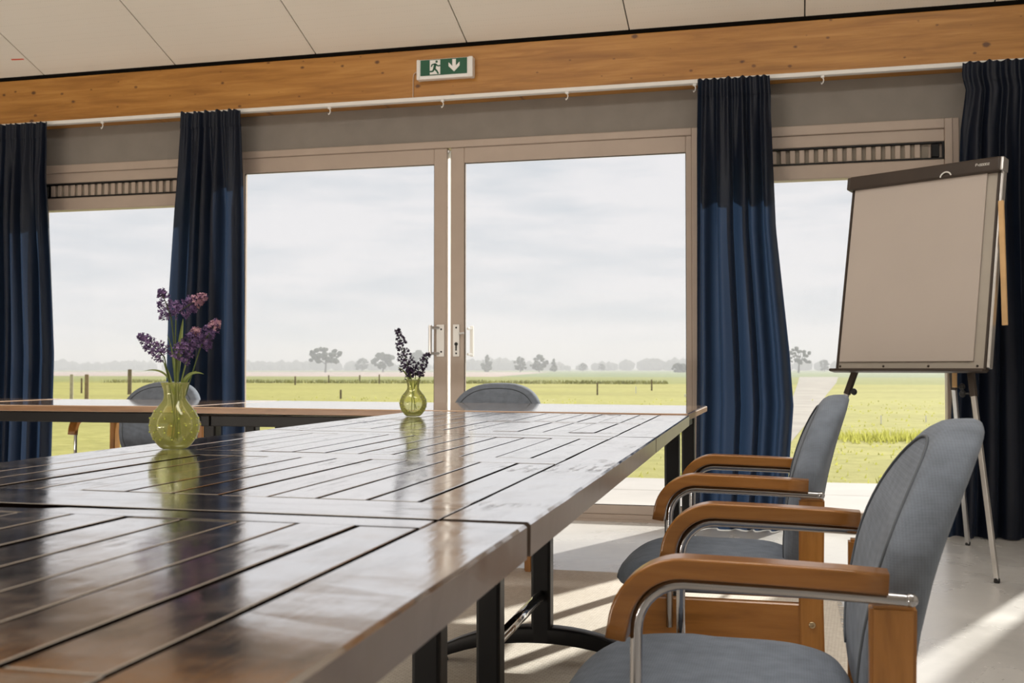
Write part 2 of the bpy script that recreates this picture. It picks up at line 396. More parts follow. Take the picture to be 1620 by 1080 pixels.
# ------------------------------------------------------------------ room shell
YW = 6.53                                                # inner face of the window wall
XL, XR, YR = -8.4, 3.2, -4.0
st = lambda o, lab: tag(o, lab, kind='structure')
st(obj('floor', nb(XL, XR, YR, YW + .12, -.12, 0), MT['floor']), 'grey polished concrete floor with bright sheen near the windows')
bm = bmesh.new(); box(bm, XL, XR, YW, YW + .16, 2.31, 3.0)
box(bm, XL, -6.62, YW, YW + .16, 0, 2.31); box(bm, 1.80, XR, YW, YW + .16, 0, 2.31); box(bm, .905, 1.50, YW, YW + .16, 0, 2.31)
st(obj('wall_front', bm, MT['wallgrey']), 'grey wall strip above the windows under the wooden beam')
SL = .367
def zc(y): return 2.915 + SL * (6.43 - y)
st(obj('wall_left', nb(XL - .15, XL, YR, YW + .16, -.1, zc(YR) + .3), MT['wallwhite']), 'pale side wall left of the view')
st(obj('wall_right', nb(XR, XR + .15, YR, YW + .16, -.1, zc(YR) + .3), MT['wallwhite']), 'pale side wall right of the view')
st(obj('wall_rear', nb(XL - .15, XR + .15, YR - .15, YR, -.1, zc(YR) + .3), MT['wallwhite']), 'pale rear wall behind the viewpoint')
# ceiling: sloping deck with one-metre boards
def slab(bm, x0, x1, y0, y1, lift, th):
    v = [bm.verts.new((x, y, zc(y) + dz)) for dz in (lift, lift + th) for (x, y) in ((x0, y0), (x1, y0), (x1, y1), (x0, y1))]
    for q in ((0, 3, 2, 1), (4, 5, 6, 7), (0, 1, 5, 4), (1, 2, 6, 5), (2, 3, 7, 6), (3, 0, 4, 7)): bm.faces.new([v[i] for i in q])
    return bm
ce = st(obj('ceiling', slab(bmesh.new(), XL - .15, XR + .15, YR - .15, YW + .16, .022, .12), MT['dark']), 'sloping pale board ceiling with dark joints above the beam')
edges = [XL] + [-7.965 + 1.005 * k for k in range(0, 11)] + [XR]
for k, (a, b) in enumerate(zip(edges, edges[1:])):
    if b - a < .03: continue
    o = obj('ceiling_panel', slab(bmesh.new(), a + .004, b - .004, YR, 6.425, 0, .02), MT['ceil'], ce)
bm = bmesh.new(); box(bm, -.045, .045, -.006, .006, -.001, .0); o = obj('red_tape', bm, MT['red'], ce, loc=(-5.02, 6.25, zc(6.25) - .001), rot=(math.atan(-SL), 0, .1)); o['label'] = 'small red mark on the board'
# beam
bm = nb(XL, XR, 6.43, YW, 2.565, 2.893, .004, 1)
st(obj('beam', bm, MT['beam']), 'long knotty orange spruce beam above the curtains')

# ------------------------------------------------------------------ windows and sliding door
def frame_ring(bm, x0, x1, z0, z1, w, y0, y1, wt=None, wb=None):
    wt = wt or w; wb = wb or w
    box(bm, x0, x0 + w, y0, y1, z0, z1, .004, 1); box(bm, x1 - w, x1, y0, y1, z0, z1, .004, 1)
    box(bm, x0 + w, x1 - w, y0, y1, z1 - wt, z1, .004, 1); box(bm, x0 + w, x1 - w, y0, y1, z0, z0 + wb, .004, 1)
    return bm
def make_window(n, x0, x1, label, cap_right=True, gx0=None, gx1=None):
    t = st(empty('window_%d' % n, ((x0 + x1) / 2, YW, 0)), label)
    c = (x0 + x1) / 2; a, b = x0 - c, x1 - c
    obj('window_frame', frame_ring(bmesh.new(), a, b, 0, 2.312, .042, -.012, .10, .055, .05), MT['frame'], t)
    obj('top_rail', nb(a + .042, b - .042, .002, .08, 2.185, 2.258, .004, 1), MT['frame'], t)
    obj('transom', nb(a + .042, b - .042, -.004, .085, 2.0, 2.085, .006, 1), MT['frame'], t)
    obj('bottom_rail', nb(a + .042, b - .042, .002, .08, .05, .092, .004, 1), MT['frame'], t)
    obj('glass_pane', nb(a + .042, b - .042, .04, .05, .092, 2.0), MT['glass'], t)
    v = obj('ventilation_grille', nb(a + .042, b - .042, .03, .075, 2.085, 2.185), MT['frame'], t)
    bm = bmesh.new(); ring = (a + .046, b - .046)
    box(bm, ring[0], ring[1], -.002, .03, 2.176, 2.184); box(bm, ring[0], ring[1], -.002, .03, 2.086, 2.094)
    box(bm, ring[0], ring[0] + .008, -.002, .03, 2.094, 2.176); box(bm, ring[1] - .008, ring[1], -.002, .03, 2.094, 2.176)
    obj('grille_rim', bm, MT['black'], v)
    e0, e1 = ring[0] + .012, ring[1] - .012
    if cap_right: capx = (e1 - .055, e1 - .012); e1 -= .07
    else: capx = (e0 + .004, e0 + .048); e0 += .062
    obj('end_cap', nb(capx[0], capx[1], -.001, .03, 2.098, 2.172, .003, 1), MT['black'], v)
    x = e0; sl = nb(0, .030, .006, .03, 2.096, 2.174, .003, 1); proto = None
    while x + .030 < e1:
        if proto is None: proto = obj('vent_slat', sl, MT['frame'], v, loc=(x, 0, 0))
        else:
            q = proto.copy(); COL.objects.link(q); q.location.x = x
        x += .0525
    obj('vent_back', nb(e0, e1, .024, .031, 2.096, 2.174), MT['vslot'], v)
    return t
MT['vslot'] = plain('vent_slot_grey', (.26, .225, .185), .8)
make_window(1, -5.09, -3.66, 'tall window between the two left curtains with slotted vent strip', False)
make_window(2, -.49, .871, 'tall window behind the flip chart with slotted vent strip above', True)
make_window(3, 1.50, 1.80, 'narrow window right of the right curtain, mostly outside the view', True)
make_window(4, -6.62, -5.12, 'tall window left of the left curtain', False)

for k, (a, b) in enumerate(((-5.125, -5.085), (-3.665, -3.615), (-.54, -.485), (.866, .905)), 1):
    st(obj('trim_%d' % k, nb(a, b, YW - .006, YW + .10, 0, 2.312, .003, 1), MT['frame']), ('painted post behind the left-edge curtain', 'painted post between the left window and the glass door', 'painted post between the glass door and the flip chart window', 'painted post beside the right curtain')[k - 1])
d = st(empty('door_1', (-2.08, YW, 0)), 'wide white double glass sliding door with two pull handles')
X0, X1 = -1.54, 1.545
obj('door_frame', frame_ring(bmesh.new(), X0, X1, 0, 2.335, .04, -.014, .10, .045, .04), MT['frame'], d)
def leaf(a, b, y0, wl, wr):
    L = obj('door_leaf', frame_ring(bmesh.new(), a, b, .04, 2.29, .09, y0, y0 + .045, .10, .055), MT['frame'], d)
    return L
bm = bmesh.new()
yl = -.004
box(bm, X0 + .04, X0 + .13, yl, yl + .045, .04, 2.29, .004, 1); box(bm, -.098, -.012, yl, yl + .045, .04, 2.29, .004, 1)
box(bm, X0 + .13, -.098, yl, yl + .045, 2.192, 2.29, .004, 1); box(bm, X0 + .13, -.098, yl, yl + .045, .04, .095, .004, 1)
L1 = obj('door_leaf', bm, MT['frame'], d); L1['label'] = 'left glazed leaf'
obj('glass_pane', nb(X0 + .13, -.098, yl + .018, yl + .028, .095, 2.192), MT['glass'], L1)
bm = bmesh.new()
box(bm, .012, .100, yl, yl + .045, .04, 2.29, .004, 1); box(bm, X1 - .075, X1 - .04, yl, yl + .045, .04, 2.29, .004, 1)
box(bm, .100, X1 - .075, yl, yl + .045, 2.192, 2.29, .004, 1); box(bm, .100, X1 - .075, yl, yl + .045, .04, .095, .004, 1)
L2 = obj('door_leaf', bm, MT['frame'], d); L2['label'] = 'right glazed leaf'
obj('glass_pane', nb(.100, X1 - .075, yl + .018, yl + .028, .095, 2.192), MT['glass'], L2)
bm = bmesh.new(); frame_ring(bm, .099, X1 - .074, .094, 2.193, .005, yl + .008, yl + .014); obj('glazing_gasket', bm, MT['soft'], L2)
bm = bmesh.new(); frame_ring(bm, X0 + .129, -.097, .094, 2.193, .004, yl + .008, yl + .014); obj('glazing_gasket', bm, MT['soft'], L1)
obj('bright_gap_strip', nb(-.010, .010, .012, .018, .05, 2.27), MT['gapstrip'], d)  # translucent strip added to catch sky light as a bright line between leaves
bm = bmesh.new(); lathe(bm, [(0, 0), (.010, 0), (.010, .006), (.006, .010), (0, .011)], 16); h = obj('door_bolt', bm, MT['steel'], d, True, (0, -.006, 2.268), (PI / 2, 0, 0))
# handles
hp = obj('handle_plate', nb(-.078, -.026, yl - .012, yl, .985, 1.185, .004, 2), MT['white'], L1)
bm = bmesh.new(); tube(bm, [(-.062, yl - .008, 1.165), (-.100, yl - .052, 1.165)], .009, 10); tube(bm, [(-.062, yl - .008, 1.005), (-.100, yl - .052, 1.005)], .009, 10)
box(bm, -.112, -.092, yl - .068, yl - .046, .99, 1.182, .006, 2); obj('pull_handle', bm, MT['steel'], hp)
for z in (1.155, 1.015):
    bm = bmesh.new(); lathe(bm, [(0, 0), (.006, 0), (.005, .003), (0, .0035)], 12); obj('screw', bm, MT['black'], hp, True, (-.046, yl - .012, z), (PI / 2, 0, 0))
hp = obj('lock_plate', nb(.030, .072, yl - .012, yl, .985, 1.185, .004, 2), MT['white'], L2)
for z in (1.165, 1.005):
    bm = bmesh.new(); lathe(bm, [(0, 0), (.006, 0), (.005, .003), (0, .0035)], 12); obj('screw', bm, MT['black'], hp, True, (.052, yl - .012, z), (PI / 2, 0, 0))
bm = bmesh.new(); lathe(bm, [(0, 0), (.011, 0), (.011, .003), (0, .003)], 16); o = obj('keyhole', bm, MT['black'], hp, False, (.052, yl - .012, 1.063), (PI / 2, 0, 0))
obj('keyhole_slot', nb(.0475, .0565, yl - .015, yl - .012, 1.022, 1.062), MT['black'], hp)
bm = bmesh.new()
tube(bm, [(.108, yl + .05, 1.16), (.126, yl + .085, 1.16)], .008, 8); tube(bm, [(.108, yl + .05, 1.00), (.126, yl + .085, 1.00)], .008, 8)
box(bm, .112, .136, yl + .08, yl + .10, .985, 1.178, .006, 2); obj('outer_pull_handle', bm, MT['white'], L2)
bm = bmesh.new(); tube(bm, [(.082, yl - .002, 1.128), (.082, yl - .03, 1.128)], .006, 8); tube(bm, [(.074, yl - .03, 1.128), (.108, yl - .03, 1.131)], .006, 8); obj('thumb_latch', bm, MT['steel'], L2)
obj('door_sill', nb(X0, X1, -.03, -.012, 0, .012), MT['frame'], d)

# ------------------------------------------------------------------ outside
def gplane(x0, x1, y0, y1, z, nx=1, ny=1):
    bm = bmesh.new(); g = [[bm.verts.new((x0 + (x1 - x0) * i / nx, y0 + (y1 - y0) * j / ny, z)) for i in range(nx + 1)] for j in range(ny + 1)]
    for j in range(ny):
        for i in range(nx): bm.faces.new((g[j][i], g[j][i + 1], g[j + 1][i + 1], g[j + 1][i]))
    return bm
te = st(obj('terrace', nb(-9.5, 5, YW + .16, 9.48, -.16, -.055), MT['track']), 'pale concrete slab terrace outside the glass door')
pv = None
for j, (y0, y1) in enumerate(((YW + .17, 7.52), (7.53, 8.53), (8.54, 9.48))):
    for i in range(10):
        xa = -9.4 + i * 1.44 + (.31 if j % 2 else 0)
        obj('paving_slab', nb(xa + .004, xa + 1.436, y0 + .003, y1 - .003, -.06, -.03 + random.uniform(-.002, .002), .004, 1), MT['terrace'], te)
st(obj('lawn', gplane(-60, 40, 9.48, 71.5, -.085), MT['lawn']), 'bright yellow-green lawn beyond the terrace')
st(obj('field', gplane(-260, 180, 71.5, 132, -.095), MT['field']), 'green meadow beyond the strip of reeds')
st(obj('far_field', gplane(-1400, 1100, 132, 1800, -.11), MT['farfield']), 'hazy distant fields under the treeline')
bm = bmesh.new(); pts = [(-420, 133), (-36, 133), (-70, 320), (-900, 330)]; bm.faces.new([bm.verts.new((x, y, -.10)) for x, y in pts])
st(obj('ploughed_field', bm, MT['road']), 'strip of bare pinkish earth beyond the meadow at left')
bm = bmesh.new(); pl = [(-.75, 15), (-.35, 25), (.0, 42), (.3, 80), (.7, 137)]; prr = [(-.05, 15), (.45, 25), (1.15, 42), (2.9, 80), (5.2, 137)]
va = [bm.verts.new((x, y, -.075)) for x, y in pl]; vb = [bm.verts.new((x, y, -.075)) for x, y in prr]
for i in range(4): bm.faces.new((va[i], vb[i], vb[i + 1], va[i + 1]))
st(obj('path', bm, MT['track']), 'grey farm track leading to the horizon beside the right-centre curtain')
# grass tufts
bm = bmesh.new()
def blade(bm, x, y, z, h, w):
    a = random.uniform(0, 2 * PI); dx, dy = math.cos(a) * w, math.sin(a) * w; lx, ly = random.uniform(-.5, .5) * h, random.uniform(-.5, .5) * h
    bm.faces.new((bm.verts.new((x - dx, y - dy, z)), bm.verts.new((x + dx, y + dy, z)), bm.verts.new((x + lx, y + ly, z + h))))
for k in range(2600):
    y = 9.5 + 26 * random.random() ** 1.6; x = random.uniform(-.62, .26) * y * 1.02
    if -.8 < x < .5 and y > 14: continue
    blade(bm, x, y, -.086, random.uniform(.02, .055), random.uniform(.004, .010) * (1 + y / 12))
for k in range(1300):
    x = random.uniform(.6, 3.4); y = 16.2 + random.gauss(0, .35) + .12 * math.sin(x * 5)
    blade(bm, x, y, -.086, random.uniform(.07, .16), .014)
mt_ = Mat('grass_blades'); mt_.set(Base_Color=(.42, .42, .11), Roughness=.9)
tl_ = mt_.n('ShaderNodeBsdfTranslucent'); tl_.inputs['Color'].default_value = (.48, .48, .12, 1); ms_ = mt_.n('ShaderNodeMixShader'); ms_.inputs[0].default_value = .6
mt_.l(mt_.p.outputs[0], ms_.inputs[1]); mt_.l(tl_.outputs[0], ms_.inputs[2]); mt_.l(ms_.outputs[0], mt_.out.inputs['Surface'])
tag(obj('grass_tufts', bm, mt_.m), 'short grass blades and rough tufts growing on the lawn', 'grass', kind='stuff')
bm = bmesh.new()
for k in range(5200):
    x = random.uniform(-48, -8); y = 72 + random.gauss(0, .8) + .04 * (x + 8)
    blade(bm, x, y, -.09, random.uniform(.10, .30), random.uniform(.03, .10))
tag(obj('reeds', bm, MT['reed']), 'long low strip of brownish reeds along the ditch across the field', 'reeds', kind='stuff')
# fence posts
def post(x, y, h, w, label, cat='fence post', group=None, lean=0.0, mat='post'):
    bm = bmesh.new(); tube(bm, [(0, 0, 0), (0, 0, h * .5), (lean * .5, 0, h - .02), (lean * .5, 0, h)], w / 2, 8, [1, .97, .95, .8])
    return tag(obj('fence_post', bm, MT[mat], None, False, (x, y, -.09)), label, cat, group)
def px_ground(x, y, z):
    r = FW + RT * ((x - 810) / FPX) - UP * ((y - 540) / FPX); t = (z - EYE) / r.z
    p = Vector((0, 0, EYE)) + r * t; return p.x, p.y
def px_post(px, yb, yt, wpx, label, **k):
    x, y = px_ground(px, yb, -.09); Z = (Vector((x, y, 0)) - Vector((0, 0, 0))).dot(FW)
    return post(x, y, (yb - yt) * Z / FPX, wpx * Z / FPX, label, **k)
px_post(113, 634, 592, 5.5, 'pale fence post nearest the left curtain, leftmost of three', mat='palepost')
px_post(137, 634, 592, 6.5, 'brown fence post beside the pale one outside the left window', mat='brownpost')
px_post(129, 622, 598, 3, 'thin far fence post between two near posts outside left window')
px_post(205, 624, 584, 6.5, 'thick grey fence post left of the lavender vase, tallest outside')
px_post(539, 631, 616, 3.5, 'short dark post standing on the lawn left of the small vase')
px_post(467, 609, 595, 2.6, 'thin post by the reeds, nearest the second curtain')
px_post(520, 606, 593, 2.2, 'thin post by the reeds under the big spreading tree')
px_post(569, 606, 593, 2.6, 'thin post by the reeds right of the spreading tree')
px_post(600, 607, 592, 2.2, 'thin post by the reeds left of the small vase flowers')
px_post(945, 625, 605, 2.6, 'dark post on the meadow behind the right door leaf, nearer one')
px_post(1031, 618, 600, 2.6, 'dark post on the meadow left of the third curtain, farther one')
px_post(1084, 628, 623, 2.2, 'small white stake on the meadow beside the third curtain', mat='white')
px_post(1006, 622, 611, 1.6, 'small white stake between the two dark meadow posts', mat='white')
px_post(1394, 672, 657, 2.2, 'white stake on the lawn right of the farther chair back', mat='white')
px_post(1465, 668, 657, 2.0, 'white stake on the lawn near the flip chart leg', mat='white')
# trees
def tree(px, yt, wpx, dist, kind, label, base_clear=.25, cat='tree', grp=None):
    r = FW + RT * ((px - 810) / FPX); r = Vector((r.x, r.y, 0)); r = r * (dist / r.dot(FW))
    h = (584 - yt) * dist / FPX + .9; w = wpx * dist / FPX
    t = tag(empty('tree', (r.x, r.y, -.1)), label, cat, grp)
    bm = bmesh.new(); hc = h * base_clear
    tube(bm, [(0, 0, 0), (.02 * h, 0, h * .3), (0, 0, h * .62)], .035 * h, 6, [1, .7, .3])
    for k in range(4):
        a = k * PI / 2 + .4; tube(bm, [(0, 0, h * .3), (math.cos(a) * w * .18, math.sin(a) * w * .18, h * .5), (math.cos(a) * w * .32, math.sin(a) * w * .3, h * .72)], .016 * h, 5, [1, .7, .3])
    obj('trunk', bm, MT['bark'], t)
    bm = bmesh.new(); rnd = random.Random(int(px * 7 + yt))
    n = 46 if kind != 'cone' else 30
    for k in range(n):
        if kind == 'round':
            a = rnd.uniform(0, 2 * PI); q = math.sqrt(rnd.random()); zf = rnd.random()
            prof = math.sin(PI * min(1, .16 + .84 * zf)) ** .55
            c = (math.cos(a) * q * w * .42 * prof, math.sin(a) * q * w * .42 * prof, hc + (h - hc) * (.10 + .82 * zf)); rad = w * rnd.uniform(.06, .12)
        elif kind == 'spread':
            a = rnd.uniform(0, 2 * PI); q = math.sqrt(rnd.random()); zf = rnd.random()
            c = (math.cos(a) * q * w * .46, math.sin(a) * q * w * .46, hc + (h - hc) * (.12 + .80 * zf * (1 - .35 * q * q))); rad = w * rnd.uniform(.045, .085)
        else:
            zf = rnd.random(); a = rnd.uniform(0, 2 * PI); q = rnd.random()
            c = (math.cos(a) * q * w * .42 * (1.05 - zf), math.sin(a) * q * w * .42 * (1.05 - zf), hc + (h - hc) * (.06 + .86 * zf)); rad = w * rnd.uniform(.10, .17) * (1.1 - .6 * zf)
        q2 = bmesh.ops.create_icosphere(bm, subdivisions=2, radius=1.0)
        for v in q2['verts']:
            kx = rad * (1 + .55 * noise.noise(v.co * 2.3 + Vector((k, px, 0))))
            v.co = Vector((c[0] + v.co.x * kx, c[1] + v.co.y * kx, c[2] + v.co.z * kx * .8))
    obj('crown', bm, MT['crown'], t)
    return t
tree(515, 546, 58, 300, 'spread', 'large spreading hazy tree in the distance right of second curtain', .30)
tree(606, 556, 42, 330, 'round', 'round hazy tree in the distance left of the small vase', .12)
tree(660, 553, 34, 380, 'round', 'hazy tree half behind the small vase flowers and left door handle', .15)
tree(573, 567, 26, 420, 'round', 'low bushy hazy tree between the spreading and the round tree', .1)
tree(771, 560, 28, 340, 'cone', 'pointed hazy tree just right of the door handle', .05)
tree(823, 563, 24, 320, 'round', 'blocky hazy tree, left of the cluster behind the right leaf', .03)
tree(853, 560, 34, 320, 'round', 'hazy tree in the middle of the cluster behind right leaf', .05)
tree(876, 566, 20, 320, 'cone', 'small pointed hazy tree, right end of the cluster', .03)
tree(922, 574, 16, 420, 'round', 'tiny round far tree right of the tree cluster', .05)
tree(952, 575, 14, 420, 'round', 'tiny round far tree farther right of the tree cluster', .05)
tree(1263, 541, 38, 260, 'spread', 'leaning hazy tree beside the farm track right of third curtain', .22)
tree(1304, 568, 18, 360, 'round', 'small hazy tree left of the flip chart board edge', .05)
tree(1075, 575, 30, 300, 'round', 'faint low bush at the right edge of the door glass', .02)
bm = bmesh.new(); rnd = random.Random(5)
for k in range(520):
    x = rnd.uniform(-560, 300); y = 620 + rnd.uniform(-15, 15); hh = 2.4 + 2.6 * (noise.noise(Vector((x * .02, 3, 0))) + .5) + rnd.uniform(0, 1.6)
    ball(bm, (x, y, hh * .5 - .1), hh * .75, 1, .9, .25)
tag(obj('treeline', bm, MT['crown']), 'long low hazy treeline along the horizon', 'treeline', kind='stuff')
# morning haze lying over the distant fields
hz = Mat('field_haze'); hz.t.nodes.remove(hz.p); vsn = hz.n('ShaderNodeVolumeScatter'); vsn.inputs['Density'].default_value = .0026; vsn.inputs['Color'].default_value = (.95, .97, 1, 1); vsn.inputs['Anisotropy'].default_value = .05
hz.l(vsn.outputs[0], hz.out.inputs['Volume'])
tag(obj('haze', nb(-700, 600, 64, 760, -.05, 16), hz.m), 'pale haze lying over the distant fields and trees', 'haze', kind='stuff')

# ------------------------------------------------------------------ curtain rail, curtains
rail = tag(empty('curtain_rail', (0, 6.40, 2.572)), 'thin white curtain rail along the bottom of the wooden beam', 'rail')
obj('track', nb(-8.2, 3.1, -.018, .028, -.010, .014, .003, 1), MT['white'], rail)
def hook():
    bm = bmesh.new(); box(bm, -.010, .010, -.012, .004, -.022, -.008, .002, 1)
    tube(bm, [(0, -.006, -.02), (.006, -.006, -.034), (.002, -.006, -.05), (-.006, -.006, -.058), (-.008, -.006, -.05)], .0032, 6); return bm
hk = None
for hx in (-4.47, -2.83, -2.08, -1.30, -.545, .17):
    if hk is None: hk = obj('rail_hook', hook(), MT['white'], rail, False, (hx, 0, 0))
    else:
        q = hk.copy(); COL.objects.link(q); q.location.x = hx
def interp(tab, z):
    for (z0, x0), (z1, x1) in zip(tab, tab[1:]):
        if z0 >= z >= z1: return x0 + (x1 - x0) * (z0 - z) / (z0 - z1 + 1e-9)
    return tab[-1][1] if z < tab[-1][0] else tab[0][1]
def curtain(le, ri, folds, seed, label, zb=.006, ztop=2.565, yoff=0.0):
    rnd = random.Random(seed); ph = [rnd.uniform(0, 6.28) for _ in range(5)]
    xm = (le[0][1] + ri[0][1]) / 2; Y0 = 6.335 + yoff
    t = tag(empty('curtain', (xm, Y0, 0)), label, 'curtain')
    nx, nz_ = folds * 14, 46
    def shape(s, z):
        f = (ztop - z) / (ztop - zb)
        e = min(1, max(0, (f - .03) / .22))
        sw = s + .012 * math.sin(5 * f + ph[0]) * math.sin(PI * s) * e
        big = math.sin(2 * PI * folds * sw + ph[1] + .8 * math.sin(2.2 * f + ph[2]) + 1.3 * math.sin(2 * PI * s * 1.3 + ph[3]))
        sm = math.sin(2 * PI * folds * 2.0 * s + ph[4])
        big = math.copysign(abs(big) ** .8, big)
        y = big * (.010 + .030 * e) + sm * (.006 * (1 - e) + .005)
        xl, xr = interp(le, z), interp(ri, z)
        x = xl + (xr - xl) * s + .012 * math.cos(2 * PI * folds * s + ph[1]) * e * min(1, 8 * s, 8 * (1 - s))
        return x - xm, y
    def sheet(z0, z1, n, dy=0.0, ragged=0):
        bm = bmesh.new(); g = []
        for j in range(n + 1):
            z = z0 + (z1 - z0) * j / n; row = []
            for i in range(nx + 1):
                s = i / nx; x, y = shape(s, z)
                zz = z + (ragged * (.5 + .5 * math.sin(s * folds * 4 * PI + ph[2])) * (.6 + .4 * math.sin(s * 31)) if j == 0 else 0)
                row.append(bm.verts.new((x, y + dy, zz)))
            g.append(row)
        for j in range(n):
            for i in range(nx): bm.faces.new((g[j][i], g[j][i + 1], g[j + 1][i + 1], g[j + 1][i]))
        return bm
    obj('drape', sheet(ztop - .09, zb, nz_), MT['curtain'], t, True)
    obj('pleated_header', sheet(ztop, ztop - .10, 4, -.006, .012), MT['curtain'], t, True)
    return t
curtain([(2.57, -5.245), (1.2, -5.26), (0, -5.29)], [(2.57, -4.85), (2.2, -4.865), (1.7, -4.835), (1.0, -4.80), (0, -4.825)], 5, 3, 'navy blue curtain at the left edge, brightest with blue light')
curtain([(2.57, -3.84), (2.1, -3.86), (1.4, -3.90), (0, -3.93)], [(2.57, -3.42), (2.3, -3.415), (1.6, -3.40), (.6, -3.38), (0, -3.38)], 5, 11, 'navy blue curtain behind the lavender, left of the glass door')
curtain([(2.57, -.522), (2.2, -.528), (.9, -.535), (0, -.55)], [(2.57, -.12), (2.45, -.113), (2.38, -.115), (1.7, -.09), (1.0, -.02), (.7, -.0), (.3, -.03), (0, -.06)], 5, 23, 'navy blue curtain between the glass door and the flip chart window')
curtain([(2.57, .90), (2.5, .895), (2.42, .915), (2.2, .885), (1.6, .855), (.9, .83), (0, .79)], [(2.57, 1.46), (1.2, 1.52), (0, 1.54)], 6, 31, 'navy blue curtain at the right edge behind the flip chart')

# ------------------------------------------------------------------ emergency exit sign
sg = tag(empty('exit_sign', (-2.063, 6.43, 2.692)), 'green emergency exit sign with running figure and down arrow on beam', 'sign')
obj('housing', nb(-.178, .178, -.052, 0, 0, .122, .008, 3), MT['signwhite'], sg)
obj('face_panel', nb(-.155, .145, -.0545, -.05, .021, .118), MT['green'], sg)
obj('end_cap', nb(.150, .181, -.056, 0, -.002, .124, .008, 3), MT['white'], sg); obj('end_cap', nb(-.181, -.160, -.056, 0, -.002, .124, .008, 3), MT['white'], sg)
dp = obj('pictogram_door', prism(bmesh.new(), [(-.093, .026), (-.026, .026), (-.026, .114), (-.093, .114)], -.0565, -.054), MT['signwhite'], sg)
fig = bmesh.new(); yy = (-.0585, -.056)
def limb(a, b, w):
    ax, az = a; bx, bz = b; dx, dz = bx - ax, bz - az; L = math.hypot(dx, dz); nx_, nz2 = -dz / L * w, dx / L * w
    prism(fig, [(ax + nx_, az + nz2), (ax - nx_, az - nz2), (bx - nx_, bz - nz2), (bx + nx_, bz + nz2)], *yy)
prism(fig, [(-.049 + .0075 * math.cos(k * PI / 6), .103 + .0075 * math.sin(k * PI / 6)) for k in range(12)], *yy)
limb((-.056, .090), (-.064, .060), .008); limb((-.055, .091), (-.078, .086), .0038); limb((-.078, .087), (-.083, .073), .0036)
limb((-.054, .088), (-.040, .076), .0038); limb((-.041, .076), (-.024, .078), .0036)
limb((-.063, .062), (-.048, .046), .0055); limb((-.048, .047), (-.038, .028), .005)
limb((-.064, .062), (-.074, .044), .0055); limb((-.073, .045), (-.099, .043), .0045)
obj('running_figure', fig, MT['green'], sg)
prism(bm := bmesh.new(), [(.063, .036), (.098, .070), (.098, .094), (.074, .070), (.074, .112), (.052, .112), (.052, .070), (.028, .094), (.028, .070)], -.057, -.054)
obj('down_arrow', bm, MT['signwhite'], sg)
bm = bmesh.new(); tube(bm, [(-.178, -.02, .056), (-.200, -.012, .058), (-.214, -.006, .050), (-.219, -.005, .03), (-.220, -.005, -.06), (-.221, -.005, -.108)], .0032, 6)
obj('cable', bm, MT['cable'], sg)

# ------------------------------------------------------------------ rug
bm = nb(-5.2, .0, 0, 4.9, 0, .008, .003, 1)
rg = tag(obj('rug', bm, MT['rug'], None, False, (.16, -.05, 0)), 'large beige ribbed rug under the tables and chairs', 'rug')
bm = bmesh.new(); rnd = random.Random(2)
for k in range(150):
    y = rnd.uniform(2.6, 4.9); tube(bm, [(0, y, .004), (rnd.uniform(.012, .03), y + rnd.uniform(-.01, .01), .002)], .0012, 4)
o = obj('fringe', bm, MT['rug'], rg); o['kind'] = 'stuff'

# ------------------------------------------------------------------ dark plank tables
TW = 1.04; TH = .038; TILT = math.radians(.4); ROT = math.radians(1.73)
def board(x0, x1, y0, y1, dz, seed, axis, edge_noise=0.0):
    bm = nb(x0, x1, y0, y1, -TH + dz, dz, .0018, 2)
    if edge_noise:
        bm.free(); bm = bmesh.new(); n = 40
        ax = axis == 1
        prof = [(0, -TH), (1, -TH), (1, -.007), (1, -.003), (.97, 0), (.03, 0), (0, -.003), (0, -.007)]
        rings = []
        for i in range(n + 1):
            t = i / n; ring = []
            for k, (a, z) in enumerate(prof):
                w = noise.noise(Vector((seed * 3.1, t * 9 + k * .07, a * 4))) * edge_noise + noise.noise(Vector((seed, t * 30, a))) * edge_noise * .4
                x = x0 + (x1 - x0) * a; y = y0 + (y1 - y0) * t
                out = (1 if a > .5 else -.35)
                ring.append(bm.verts.new((x + w * out * (.3 if z == -TH else 1), y, z + dz + (min(0, w) * .9 if -.004 < z else 0))))
            rings.append(ring)
        m = len(prof)
        for i in range(n):
            for j in range(m): bm.faces.new((rings[i][j], rings[i][(j + 1) % m], rings[i + 1][(j + 1) % m], rings[i + 1][j]))
        bm.faces.new(rings[0]); bm.faces.new(rings[-1][::-1]); bmesh.ops.recalc_face_normals(bm, faces=bm.faces[:])
    return bm
